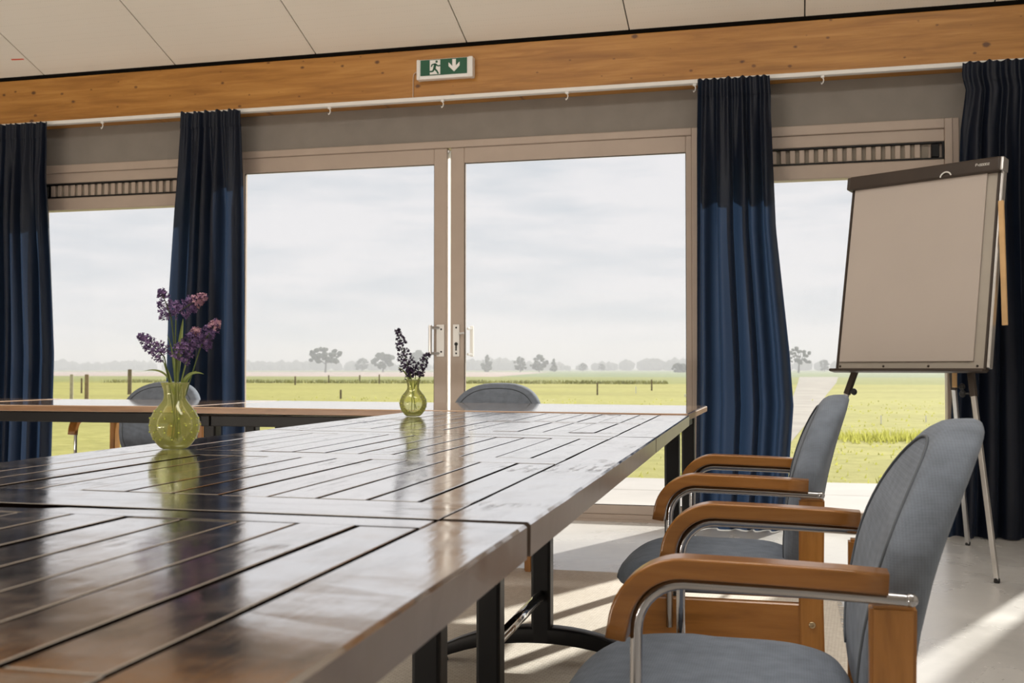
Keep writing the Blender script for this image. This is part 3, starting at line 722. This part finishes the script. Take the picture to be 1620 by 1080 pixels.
def dark_table(t0, t1, rows, mid, posts, label, seed):
    """rows: two (y0,y1) fields of slats; mid: the cross board; world placed from the right edge line"""
    base = Vector((-.283, 1.18, 0)) + Vector((-math.sin(ROT), math.cos(ROT), 0)) * (t0 - 1.18)
    t = tag(empty('plank_table', base, (0, 0, ROT)), label, 'table', 'dark plank tables')
    L = t1 - t0; rnd = random.Random(seed); g = .0022
    def put(name, bm, mat):
        q = obj(name, bm, mat, t, False, (0, 0, .74), (0, TILT, 0))
        if name in ('slat', 'end_board', 'middle_board'):
            q.data.materials.append(MT['groove'])
            for p in q.data.polygons:
                if abs(p.normal.z) < .8: p.material_index = 1
        return q
    o = put('side_board', board(-.106 + g, 0, .002, L - .002, 0, seed, 1, .0012), MT['dark_y'])
    o.data.materials.append(MT['dark_edge'])
    for p in o.data.polygons:
        if p.center.z < -.0025: p.material_index = 1
    o = put('side_board', board(-TW, -TW + .106 - g, .002, L - .002, 0, seed + .5, 1, 0), MT['dark_y'])
    xi0, xi1 = -TW + .106, -.106
    ys = [r for rr in rows for r in rr]
    put('end_board', board(xi0, xi1, .002, rows[0][0] - .0006, -.0006, seed, 0), MT['dark_x'])
    put('end_board', board(xi0, xi1, rows[1][1] + .0006, L - .002, -.0004, seed, 0), MT['dark_x'])
    put('middle_board', board(xi0, xi1, mid[0] + .0006, mid[1] - .0006, -.0004, seed, 0), MT['dark_x'])
    n = 12; w = (xi1 - xi0) / n
    for r in rows:
        for k in range(n):
            xa = xi0 + k * w
            put('slat', board(xa + g, xa + w - g, r[0] + .0006, r[1] - .0006, rnd.uniform(-.0012, .0004), seed, 1), MT['dark_y'])
    put('underboard', nb(-TW + .02, -.02, .01, L - .01, -TH - .012, -.012), MT['groove'])
    # pedestal frame
    px_ = -.398
    for i, py in enumerate(posts):
        obj('leg_post', sweep(bmesh.new(), [(px_, py, .085), (px_, py, .690)], rrect(.030, .030, .008)), MT['black'], t)
        pth = []
        for k in range(17):
            u = -1 + 2 * k / 16; pth.append((px_ + .33 * u, py, .030 + .075 * (1 - abs(u) ** 2.2)))
        sc = [.62 + .38 * (1 - abs(-1 + 2 * k / 16) ** 3) for k in range(17)]
        obj('arched_foot', sweep(bmesh.new(), pth, rrect(.024, .030, .007), sc), MT['black'], t, True)
        for s in (-1, 1):
            bm = bmesh.new(); lathe(bm, [(0, .0085), (.018, .0085), (.016, .016), (.007, .018), (.007, .028), (0, .028)], 14, (px_ + s * .315, py, 0)); obj('foot_glide', bm, MT['soft'], t)
        obj('support_beam', nb(px_ - .26, px_ + .26, py - .02, py + .02, .655, .692, .004, 1), MT['black'], t)
    if seed == 3:
        bm = bmesh.new(); tube(bm, [(px_, -.028, .225), (px_, posts[0] - .03, .225)], .016, 14)
        obj('chrome_crossbar', bm, MT['brightchrome'], t, True)
    return t
t1 = dark_table(-.27, 1.172, ((.13, .70), (.81, 1.385)), (.70, .81), (.35, 1.05), 'dark glossy plank table nearest the viewer, its edge blurred', 1)
t2 = dark_table(1.186, 2.716, ((.145, .735), (.845, 1.435)), (.735, .845), (.40, .93, 1.44), 'dark glossy plank table in the middle, holding the larger lavender vase', 2)
t3 = dark_table(2.724, 4.05, ((.135, .640), (.695, 1.275)), (.640, .695), (.565,), 'dark glossy plank table farthest away, against the pale table row', 3)
old = [o for o in t1.children if o.name.startswith('end_board')][1]
Lz = 1.172 + .27; xi0, xi1, ya = -TW + .106, -.106, 1.3856
ptsx = [(xi1, ya), (xi1, Lz - .002), (-.44, Lz - .003), (-.50, Lz - .009), (-.56, Lz - .010), (-.585, Lz - .026), (-.64, Lz - .030), (-.70, Lz - .026), (-.74, Lz - .014), (xi0, Lz - .011), (xi0, ya)]
bm = bmesh.new(); va = [bm.verts.new((x, y, -TH)) for x, y in ptsx]; vb = [bm.verts.new((x, y, 0)) for x, y in ptsx]
bm.faces.new(va); bm.faces.new(vb[::-1])
for i in range(len(ptsx)): bm.faces.new((va[i], vb[i], vb[(i + 1) % len(ptsx)], va[(i + 1) % len(ptsx)]))
bmesh.ops.recalc_face_normals(bm, faces=bm.faces[:]); bm.to_mesh(old.data); bm.free(); old['label'] = 'chipped end board'
bm = nb(-.70, -.60, Lz - .020, Lz - .006, -.012, -.0015, .004, 2); o = obj('splinter', bm, MT['dark_x'], t1, True, (0, 0, .74), (0, TILT, .05))
# ------------------------------------------------------------------ pale tables by the window
def light_table(x0, x1, y0, y1, z0, z1, label, legs=(-1, 1)):
    cx, cy = (x0 + x1) / 2, (y0 + y1) / 2; tl = math.atan((z0 - z1) / (x1 - x0)); hw, hd = (x1 - x0) / 2, (y1 - y0) / 2; zm = (z0 + z1) / 2
    t = tag(empty('pale_table', (cx, cy, 0)), label, 'table', 'pale tables by the windows')
    top = obj('tabletop', nb(-hw, hw, -hd, hd, -.027, 0, .006, 3), MT['lighttop'], t, False, (0, 0, zm), (0, tl, 0))
    bm = bmesh.new(); box(bm, -hw, hw, -hd - .003, -hd + .003, -.025, -.0035, .001, 1); box(bm, -hw, hw, hd - .003, hd + .003, -.025, -.0035, .001, 1)
    box(bm, hw - .003, hw + .003, -hd, hd, -.025, -.0035, .001, 1); box(bm, -hw - .003, -hw + .003, -hd, hd, -.025, -.0035, .001, 1)
    obj('edge_band', bm, MT['edgewood'], top)
    zt = min(z0, z1) - .031
    for s in (-1, 1): obj('frame_rail', nb(-hw + .08, hw - .08, s * (hd - .09) - .02, s * (hd - .09) + .02, zt - (.045 if s < 0 else .032), zt, .003, 1), MT['black'], t)
    for sx in (-1, 1):
        obj('frame_rail', nb(sx * (hw - .07) - .02, sx * (hw - .07) + .02, -hd + .06, hd - .06, zt - .045, zt, .003, 1), MT['black'], t)
        for sy in (-1, 1) if sx in legs else ():
            obj('leg', sweep(bmesh.new(), [(sx * (hw - .07), sy * (hd - .12), .012), (sx * (hw - .07), sy * (hd - .12), zt - .02)], rrect(.028, .028, .008)), MT['black'], t)
            obj('foot_cap', nb(sx * (hw - .07) - .03, sx * (hw - .07) + .03, sy * (hd - .12) - .03, sy * (hd - .12) + .03, .0085, .03, .005, 1), MT['soft'], t)
    return t
light_table(-2.462, -.378, 4.085, 4.985, .752, .7445, 'pale glossy table across the end of the dark plank tables')
light_table(-3.690, -2.475, 4.110, 4.975, .752, .753, 'pale glossy table in front of the left chair behind the vase', (1,))
light_table(-5.2, -3.70, 4.125, 4.975, .753, .754, 'pale table at the left edge, mostly hidden by the plank table', (-1,))

# ------------------------------------------------------------------ armchairs (local +X is forward, origin under the rear legs)
AV = .283
def back_u(z):                                            # front face of the back along its height
    f = (z - .43) / .42
    return BU - .018 * f - RECL * max(0, f) ** 2.2
def outline(k, n):
    """closed outline of the back in (v, z), seen from the front"""
    a = 2 * PI * k / n; c, s = math.cos(a), math.sin(a)
    p = PE if s > 0 else 3.6
    v = .232 * math.copysign(abs(c) ** (2 / p), c)
    z = (.64 + TOPZ * abs(s) ** (2 / p)) if s > 0 else (.64 - .225 * abs(s) ** (2 / p))
    if s < 0: v *= 1 - .07 * ((.64 - z) / .225)
    return v, z
def back_point(v, z, th):
    return Vector((back_u(z) + 0.4 * v * v - th, v, z))
def back_mesh(front, n=48):
    bm = bmesh.new(); rings = []
    if front: lv = [(1.0, .034), (.997, .022), (.985, .010), (.955, .002), (.90, -.003), (.70, -.008), (.45, -.011), (.2, -.012)]
    else: lv = [(1.0, .032), (1.0, .044), (.985, .054), (.95, .060), (.85, .063), (.5, .064), (.2, .064)]
    for r, th in lv:
        rings.append([bm.verts.new(back_point(outline(k, n)[0] * r, .64 + (outline(k, n)[1] - .64) * r, th)) for k in range(n)])
    for a, b in zip(rings, rings[1:]):
        for k in range(n):
            q = (a[k], a[(k + 1) % n], b[(k + 1) % n], b[k]); bm.faces.new(q if front else q[::-1])
    c = bm.verts.new(back_point(0, .64, lv[-1][1]))
    for k in range(n):
        q = (rings[-1][k], rings[-1][(k + 1) % n], c); bm.faces.new(q if front else q[::-1])
    bmesh.ops.recalc_face_normals(bm, faces=bm.faces[:])
    return bm
def make_chair(name, recline=.10, bu=.026, top=.200, pe=2.05):
    global RECL, BU, TOPZ, PE
    RECL, BU, TOPZ, PE = recline, bu, top, pe
    t = empty(name)
    G = .0085
    # upholstery
    bk = obj('backrest', back_mesh(True), MT['fabric'], t, True)
    obj('back_shell', back_mesh(False), MT['fabric'], t, True)
    pth = []
    for k in range(-6, 31):
        v, z = outline(k, 48); r = .87; pth.append(back_point(v * r, .64 + (z - .64) * r, -.005))
    bm = bmesh.new(); tube(bm, pth, .0024, 6); obj('piping', bm, MT['piping'], bk, True)
    bm = bmesh.new(); n = 56; rings = []
    def so(k):
        a = 2 * PI * k / n; c, s = math.cos(a), math.sin(a); p = 2.6 if c > 0 else 4.5
        return (.245 + .215 * math.copysign(abs(c) ** (2 / p), c), .238 * math.copysign(abs(s) ** (2 / 3.4), s) * (1 if c > 0 else .96))
    for r, z in [(.0, .399), (.9, .399), (.97, .403), (1.0, .415), (1.0, .425), (.985, .438), (.95, .449), (.88, .456), (.7, .462), (.4, .464), (.0, .465)]:
        ring = []
        for k in range(n):
            u, v = so(k); u2 = .245 + (u - .245) * r
            zz = z - (.022 * max(0, (u2 - .36) / .10) ** 2) * (1 if z > .42 else .3) + .012 * (v * r / .238) ** 2 * (1 if z > .437 else 0)
            ring.append((u2, v * r, zz))
        rings.append([bm.verts.new(p) for p in ring] if r > 0 else [bm.verts.new((.245, 0, z))])
    for a, b in zip(rings, rings[1:]):
        for k in range(n):
            k2 = (k + 1) % n
            if len(a) == 1: bm.faces.new((a[0], b[k2], b[k]))
            elif len(b) == 1: bm.faces.new((a[k], a[k2], b[0]))
            else: bm.faces.new((a[k], a[k2], b[k2], b[k]))
    bmesh.ops.recalc_face_normals(bm, faces=bm.faces[:])
    obj('seat', bm, MT['fabric'], t, True)
    # timber frame
    sv_ = .262
    for s in (-1, 1):
        y = s * sv_
        # rear leg: rises to the arm tube, splayed a little below the seat
        prof = [(-.030, .0085), (.022, .0085), (.030, .40), (.028, .626), (-.026, .626), (-.022, .40)]
        bm = prism(bmesh.new(), [(u, z) for u, z in prof], y - .016, y + .016); bmesh.ops.bevel(bm, geom=bm.edges[:], offset=.004, segments=2, affect='EDGES')
        rl = obj('rear_leg', bm, MT['beechv'], t)
        bm = prism(bmesh.new(), [(.372, .0085), (.410, .0085), (.424, .385), (.418, .398), (.374, .398), (.368, .385)], y - .016, y + .016); bmesh.ops.bevel(bm, geom=bm.edges[:], offset=.004, segments=2, affect='EDGES')
        fl = obj('front_leg', bm, MT['beechv'], t)
        obj('side_apron', nb(.026, .372, y - .012, y + .012, .305, .398, .003, 1), MT['beech'], t)
        for u, z, par in ((.002, .355, rl), (.396, .345, fl)):
            bm = bmesh.new(); lathe(bm, [(0, 0), (.0075, 0), (.0065, .003), (.003, .002), (0, .0015)], 14)
            obj('screw', bm, MT['screw'], par, True, (u, y + s * .016, z), (-s * PI / 2, 0, 0))
        # chrome tube under the arm, down to the apron
        R = .060; za = .639; ub = .248
        yt = s * AV
        path = [(-.018, yt, za - .003), (-.01, yt, za - .003), (.10, yt, za + .001), (ub, yt, za + .004)]
        path += [(ub + R * math.sin(a), yt, za + .004 - R + R * math.cos(a)) for a in [k * PI / 2 / 9 for k in range(1, 10)]]
        path += [(ub + R + .001, yt, .50), (ub + R + .001, yt, .335)]
        bm = bmesh.new(); tube(bm, path, .0078, 12); ball(bm, (-.018, yt, za - .003), .0088, 2)
        obj('chrome_arm_tube', bm, MT['chrome'], t, True)
        # bent timber arm on the outside of the tube
        R2 = R + .0215; z2 = za + .0215
        path = [(.008, yt, z2 - .004), (.06, yt, z2 - .001), (.15, yt, z2 + .002), (ub, yt, z2 + .004)]
        path += [(ub + R2 * math.sin(a), yt, z2 + .004 - R2 + R2 * math.cos(a)) for a in [k * math.radians(84) / 12 for k in range(1, 13)]]
        path += [(path[-1][0] + .003, yt, path[-1][2] - .018)]
        bm = bmesh.new(); sweep(bm, path, rrect(.0130, .022, .004)); o = obj('armrest', bm, MT['beech'], t, True); o.modifiers.new('normals', 'WEIGHTED_NORMAL')
        for f in t.children: pass
    obj('front_apron', nb(.384, .408, -sv_ + .016, sv_ - .016, .315, .395, .003, 1), MT['beech'], t)
    obj('rear_apron', nb(-.010, .014, -sv_ + .016, sv_ - .016, .315, .395, .003, 1), MT['beech'], t)
    return t
chair = make_chair('armchair')
GRP = 'grey upholstered armchairs'
def set_chair(c, x, y, rz, label):
    c.location = (x, y, 0); c.rotation_euler = (0, 0, rz); tag(c, label, 'chair', GRP); return c
set_chair(chair, .115, 1.665, PI + math.radians(0), 'grey armchair nearest the viewer at the right side of the plank table')
set_chair(make_chair('armchair', .068, .050, .208), .038, 2.755, PI, 'grey armchair second along the plank table, behind the nearest armchair')
chair2 = make_chair('armchair', .085, .03, .200, 2.6)
set_chair(chair2, -1.41, 5.17, -PI / 2, 'grey armchair by the glass door, only its rounded back above pale table')
set_chair(copy_tree(chair2), -3.275, 5.20, -PI / 2, 'grey armchair behind the larger vase, its wooden arm visible under table')

# ------------------------------------------------------------------ flip chart
ths = -.58; fr_ = Vector((math.cos(ths), math.sin(ths), 0)); fnr = Vector((-math.sin(ths), math.cos(ths), 0))
fc = tag(empty('flip_chart', (.506, 5.33, 0), (0, 0, ths)), 'flip chart easel with blank paper pad standing by the right curtain', 'flip chart')
LEAN = .187; BW, BH, ZB = .72, .968, .902
brd = empty('board_mount', (0, 0, ZB), (-LEAN, 0, 0)); bpy.data.objects.remove(brd)
def fput(name, bm, mat, par=None, sm=False):
    """board parts: local x across, y depth (away), z up along the leaning board"""
    if par is None: return obj(name, bm, mat, fc, sm, (0, 0, ZB), (-LEAN, 0, 0))
    return obj(name, bm, mat, par, sm)
bo = fput('board', nb(-BW / 2, BW / 2, 0, .022, 0, BH, .003, 1), MT['grey_border'])
for sx in (-1, 1): fput('edge_profile', nb(sx * BW / 2 - .006, sx * BW / 2 + .006, -.006, .026, 0, BH - .02, .002, 1), MT['brownplastic'], bo)
bm = bmesh.new(); box(bm, BW / 2 + .006, BW / 2 + .020, -.006, .030, .01, BH - .005, .003, 1); fput('side_rail', bm, MT['steel'], bo)
fput('pen_tray', nb(-BW / 2 - .022, BW / 2 + .008, -.040, .010, -.010, .003, .003, 1), MT['brownplastic'], bo)
pd = fput('paper_pad', nb(-BW / 2 + .012, BW / 2 - .052, -.010, -.001, .040, BH - .05, .001, 1), MT['paper'])
hd = fput('clamp_bar', nb(-BW / 2 - .014, BW / 2 + .014, -.030, .030, BH - .068, BH, .010, 3), MT['brownplastic'])
for x, m in ((-BW / 2 - .018, 'brownplastic'), (BW / 2 + .018, 'steel')):
    fput('bar_end_cap', nb(x - .008, x + .008, -.028, .028, BH - .066, BH - .002, .006, 2), MT[m], hd)
bm = bmesh.new(); tube(bm, [(.128 + .026 * math.cos(a), -.038, BH - .072 + .026 * math.sin(a)) for a in [math.radians(20 + 14 * k) for k in range(12)]], .0035, 6); fput('paper_hook', bm, MT['white'], hd)
# small maker lettering, too small to read
lx = BW / 2 - .098
bm = bmesh.new()
def stroke(pts, w=.0013):
    for (ax, az), (bx, bz) in zip(pts, pts[1:]):
        dx, dz = bx - ax, bz - az; L = math.hypot(dx, dz) or 1; ox, oz = -dz / L * w, dx / L * w
        bm.faces.new([bm.verts.new((lx + px, -.0308, BH - .036 + pz)) for px, pz in ((ax + ox, az + oz), (ax - ox, az - oz), (bx - ox, bz - oz), (bx + ox, bz + oz))])
h_ = .012
stroke([(0, 0), (0, h_)]); stroke([(0, h_), (.007, h_), (.007, .006), (0, .006)])
stroke([(.012, 0), (.012, .008)])
for ox in (.017, .0265, .036, .0455): stroke([(ox, 0), (ox, .009), (ox + .007, .009), (ox + .007, 0), (ox, 0)])
stroke([(.055, .009), (.063, .009), (.055, 0), (.063, 0)])
fput('lettering', bm, MT['lettering'], hd)
for x in (-.345, -.12, .10, .325):
    bm = bmesh.new(); lathe(bm, [(0, 0), (.0055, 0), (.005, .003), (0, .0035)], 12); o = obj('rivet', bm, MT['brownplastic'], bo, True, (x, 0, .020), (PI / 2, 0, 0))
# legs
def fleg(top, foot, mid, knob_side):
    top, foot = Vector(top), Vector(foot); m = top + (foot - top) * mid
    bm = bmesh.new(); sweep(bm, [top, m], rrect(.0135, .0135, .004)); lg = obj('leg_sleeve', bm, MT['brownplastic'], fc)
    bm = bmesh.new(); sweep(bm, [m, foot + Vector((0, 0, .012))], rrect(.0105, .0105, .003)); obj('leg', bm, MT['steel'], fc)
    bm = bmesh.new(); lathe(bm, [(0, 0), (.011, 0), (.013, .006), (.013, .018), (.009, .022), (0, .022)], 14, foot); obj('rubber_foot', bm, MT['soft'], fc)
    kp = m - (foot - top).normalized() * -.0 + Vector((0, 0, .012)); bm = bmesh.new(); tube(bm, [kp, kp + Vector((knob_side * .045, -.012, .0))], .005, 8)
    kk = kp + Vector((knob_side * .045, -.012, 0)); ball(bm, kk, .015, 2, 1.15); obj('clamp_knob', bm, MT['soft'], fc)
iv = Matrix.Rotation(-ths, 4, 'Z') @ Matrix.Translation((-.506, -5.33, 0))
fR = iv @ Vector((.832, 5.05, 0)); fB = iv @ Vector((.866, 6.09, 0))
fL = Vector((-fR.x - .17, fR.y, 0))
yb = lambda z: math.tan(LEAN) * (z - ZB) + .045
fleg((.245, yb(1.05), 1.05), tuple(fR), .25, -1)
fleg((-.245, yb(1.05), 1.05), tuple(fL), .25, 1)
fleg((.07, yb(1.62) , 1.62), tuple(fB), .50, 1)
bm = nb(-.012, .012, -.006, .006, 0, .55, .002, 1); o = obj('wooden_batten', bm, MT['lightwood'], fc, False, (.405, .10, 1.10), (0, -.02, 0))
bm = nb(-.010, .010, -.006, .006, 0, .09, .002, 1); o = obj('wooden_batten', bm, MT['lightwood'], fc, False, (.175, .10, .825), (0, 0, 0))

# ------------------------------------------------------------------ vases and lavender
def make_vase():
    t = empty('glass_vase')
    out = [(.001, 0), (.024, 0), (.028, .002), (.034, .008), (.044, .022), (.0495, .038), (.0505, .048), (.048, .062), (.041, .076), (.031, .088), (.0235, .098), (.0215, .106), (.0225, .118), (.026, .128), (.0285, .1345)]
    inn = [(.0265, .1345), (.024, .128), (.0203, .118), (.0192, .106), (.0212, .099), (.029, .0875), (.0388, .0750), (.0456, .0615), (.048, .048), (.047, .038), (.0415, .0235), (.032, .0110), (.024, .007), (.001, .006)]
    prof = [(0, 0)] + out[1:] + inn[:-1] + [(0, .006)]
    bm = bmesh.new(); lathe(bm, prof, 44); bmesh.ops.recalc_face_normals(bm, faces=bm.faces[:])
    obj('body', bm, MT['vase'], t, True)
    bm = bmesh.new()
    for j, z in enumerate((.020, .034, .048, .062, .076)):
        r = {.020: .0428, .034: .0485, .048: .0507, .062: .0482, .076: .0412}[z]
        for k in range(11):
            a = 2 * PI * (k + .5 * (j % 2)) / 11; ball(bm, (r * math.cos(a), r * math.sin(a), z), .0021, 1)
    o = obj('raised_dots', bm, MT['vasedot'], t, True); o['kind'] = 'stuff'
    return t
def ztop(x): return .74 + .007 * max(0, (-.32 - x)) + .0012
v1 = make_vase(); P1 = Vector((-1.226, 2.005, 0)); P1.z = ztop(P1.x); v1.location = P1
tag(v1, 'larger-looking yellow-green dotted glass vase on the middle plank table', 'vase', 'green glass vases')
v2 = copy_tree(v1); P2 = Vector((-1.262, 3.56, 0)); P2.z = ztop(P2.x); v2.location = P2; v2.scale = (.93, .93, .93); v2.rotation_euler.z = .6
tag(v2, 'smaller-looking yellow-green glass vase farther back near the door handles', 'vase', 'green glass vases')
def bez(p0, p1, p2, n=10):
    p0, p1, p2 = Vector(p0), Vector(p1), Vector(p2)
    return [p0 * (1 - t) ** 2 + p1 * 2 * t * (1 - t) + p2 * t * t for t in [k / n for k in range(n + 1)]]
def at(P, base_px, scale, px, py, dep=0.0):
    """offset from a vase's foot, measured across and up, in metres"""
    return RT * ((px - base_px[0]) / scale) + Vector((0, 0, (base_px[1] - py) / scale)) + Vector((FW.x, FW.y, 0)) * dep
def leafblade(bm, path, w):
    pts, T, N, B = frames(path); n = len(pts); L = []; R = []; Cc = []
    side = RT
    for i, p in enumerate(pts):
        t = i / (n - 1); ww = w * math.sin(PI * (.12 + .88 * t)) ** .7 if t < 1 else 0.0002
        sd = T[i].cross(Vector((FW.x, FW.y, 0))).normalized()
        L.append(bm.verts.new(p - sd * ww)); R.append(bm.verts.new(p + sd * ww)); Cc.append(bm.verts.new(p + Vector((FW.x, FW.y, 0)) * ww * .5))
    for i in range(n - 1):
        bm.faces.new((L[i], Cc[i], Cc[i + 1], L[i + 1])); bm.faces.new((Cc[i], R[i], R[i + 1], Cc[i + 1]))
def floret(bm, c, d, r, rnd):
    """a little four-petalled bell: a bud and petals"""
    ball(bm, c, r * .55, 1, 1.0, .2)
    d = d.normalized(); u = d.orthogonal().normalized(); v = d.cross(u)
    for k in range(4):
        a = k * PI / 2 + rnd.uniform(-.3, .3); o = u * math.cos(a) + v * math.sin(a); w = d.cross(o)
        b = c + d * r * .3
        bm.faces.new([bm.verts.new(q) for q in (b, b + o * r * .7 + w * r * .4 + d * r * .4, b + o * r * 1.15 + d * r * .5, b + o * r * .7 - w * r * .4 + d * r * .4)])
def sprig(P, bp, sc, root, via, b0, tip, wpx, label, pink=0.0, dark=False, leaves=(), dep=0.0, seed=1, n=70):
    rnd = random.Random(seed); A = lambda q, dd=0.0: at(P, bp, sc, q[0], q[1], dep * dd)
    t = tag(empty('lavender_sprig', P), label, 'flower', 'lavender in the vases')
    r0, v_, q0, q1 = A(root, 0), A(via, .6), A(b0, 1), A(tip, 1.15)
    path = bez(r0, v_, q0, 10); ax = bez(q0, (q0 + q1) / 2 + Vector((0, 0, .004)), q1, 8)
    bm = bmesh.new(); tube(bm, path + ax[1:], .0013, 6, [1] * 11 + [.9 - .08 * k for k in range(8)]); obj('stem', bm, MT['stem'], t, True)
    bm = bmesh.new(); bp2 = bmesh.new(); w = wpx / sc / 2 * 1.08
    L = (q1 - q0)
    for k in range(int(n * 1.35)):
        f = rnd.random(); i = min(7, int(f * 8)); p = ax[i].lerp(ax[i + 1], f * 8 - i)
        rad = w * (1.0 - .78 * f ** 1.5) * math.sqrt(rnd.uniform(.12, 1))
        d = Vector((rnd.gauss(0, 1), rnd.gauss(0, 1), rnd.gauss(0, 1))); d = (d - L.normalized() * d.dot(L.normalized())).normalized()
        c = p + d * rad; tgt = bp2 if (pink and f > 1 - pink and rnd.random() < .85) else bm
        tube(tgt if tgt is bm else bm, [p, c], .0006, 3)
        floret(tgt, c, (d + L.normalized() * .5), rnd.uniform(.0028, .0045) * (1.3 if dark else 1.0), rnd)
    o = obj('blossoms', bm, MT['blossomdark' if dark else 'blossom'], t); o['kind'] = 'stuff'
    if pink: o = obj('pink_blossoms', bp2, MT['blossompink'], t); o['kind'] = 'stuff'
    else: bp2.free()
    for (a, b, c, w2) in leaves:
        bm = bmesh.new(); leafblade(bm, bez(A(a, .2), A(b, .6), A(c, 1.0), 12), w2); obj('leaf', bm, MT['leafg'], t, True)
    return t
B1 = (273, 716); s1 = 772.0
R1 = (274, 700)
sprig(P1, B1, s1, (268, 706), (279, 600), (263, 508), (246, 466), 32, 'dark purple lavender sprig, uppermost left in the larger vase', n=75, seed=1, dep=.012,
      leaves=[((276, 624), (272, 570), (257, 536), .0016), ((272, 630), (262, 585), (222, 594), .0022)])
sprig(P1, B1, s1, (278, 704), (274, 600), (277, 504), (324, 476), 34, 'purple lavender sprig with pink tip, uppermost right in the larger vase', pink=.42, n=110, seed=2, dep=-.012,
      leaves=[((277, 610), (281, 560), (288, 512), .0052)])
sprig(P1, B1, s1, (283, 702), (280, 640), (284, 578), (313, 528), 34, 'thick purple lavender sprig in the centre of the larger vase', pink=.2, n=120, seed=3, dep=-.02,
      leaves=[((280, 628), (292, 588), (323, 599), .0030), ((279, 634), (294, 570), (304, 560), .0016)])
sprig(P1, B1, s1, (271, 703), (290, 620), (309, 556), (336, 514), 32, 'purple lavender sprig with pinkish tip, far right in the larger vase', pink=.35, n=100, seed=4, dep=.02,
      leaves=[((281, 640), (286, 600), (303, 594), .0034)])
sprig(P1, B1, s1, (276, 700), (268, 630), (256, 572), (216, 537), 34, 'dark purple lavender sprig leaning left from the larger vase', n=85, seed=5, dep=.0,
      leaves=[((272, 632), (264, 600), (254, 578), .0032), ((275, 628), (274, 590), (266, 555), .0030)])
B2 = (657, 661); s2 = 456.0
sprig(P2, B2, s2, (654, 654), (658, 615), (651, 592), (632, 526), 27, 'tall dark lavender spike in the smaller-looking far vase', dark=True, pink=.0, n=120, seed=6,
      leaves=[((655, 618), (648, 590), (633, 585), .0030)])
sprig(P2, B2, s2, (660, 654), (656, 620), (661, 598), (681, 563), 22, 'short dark lavender spike leaning right in the far vase', dark=True, n=80, seed=7,
      leaves=[((658, 618), (664, 605), (672, 594), .0030)])
sprig(P2, B2, s2, (662, 650), (655, 625), (654, 602), (650, 585), 18, 'shortest dark lavender sprig in the far vase, between two spikes', dark=True, n=40, seed=8)
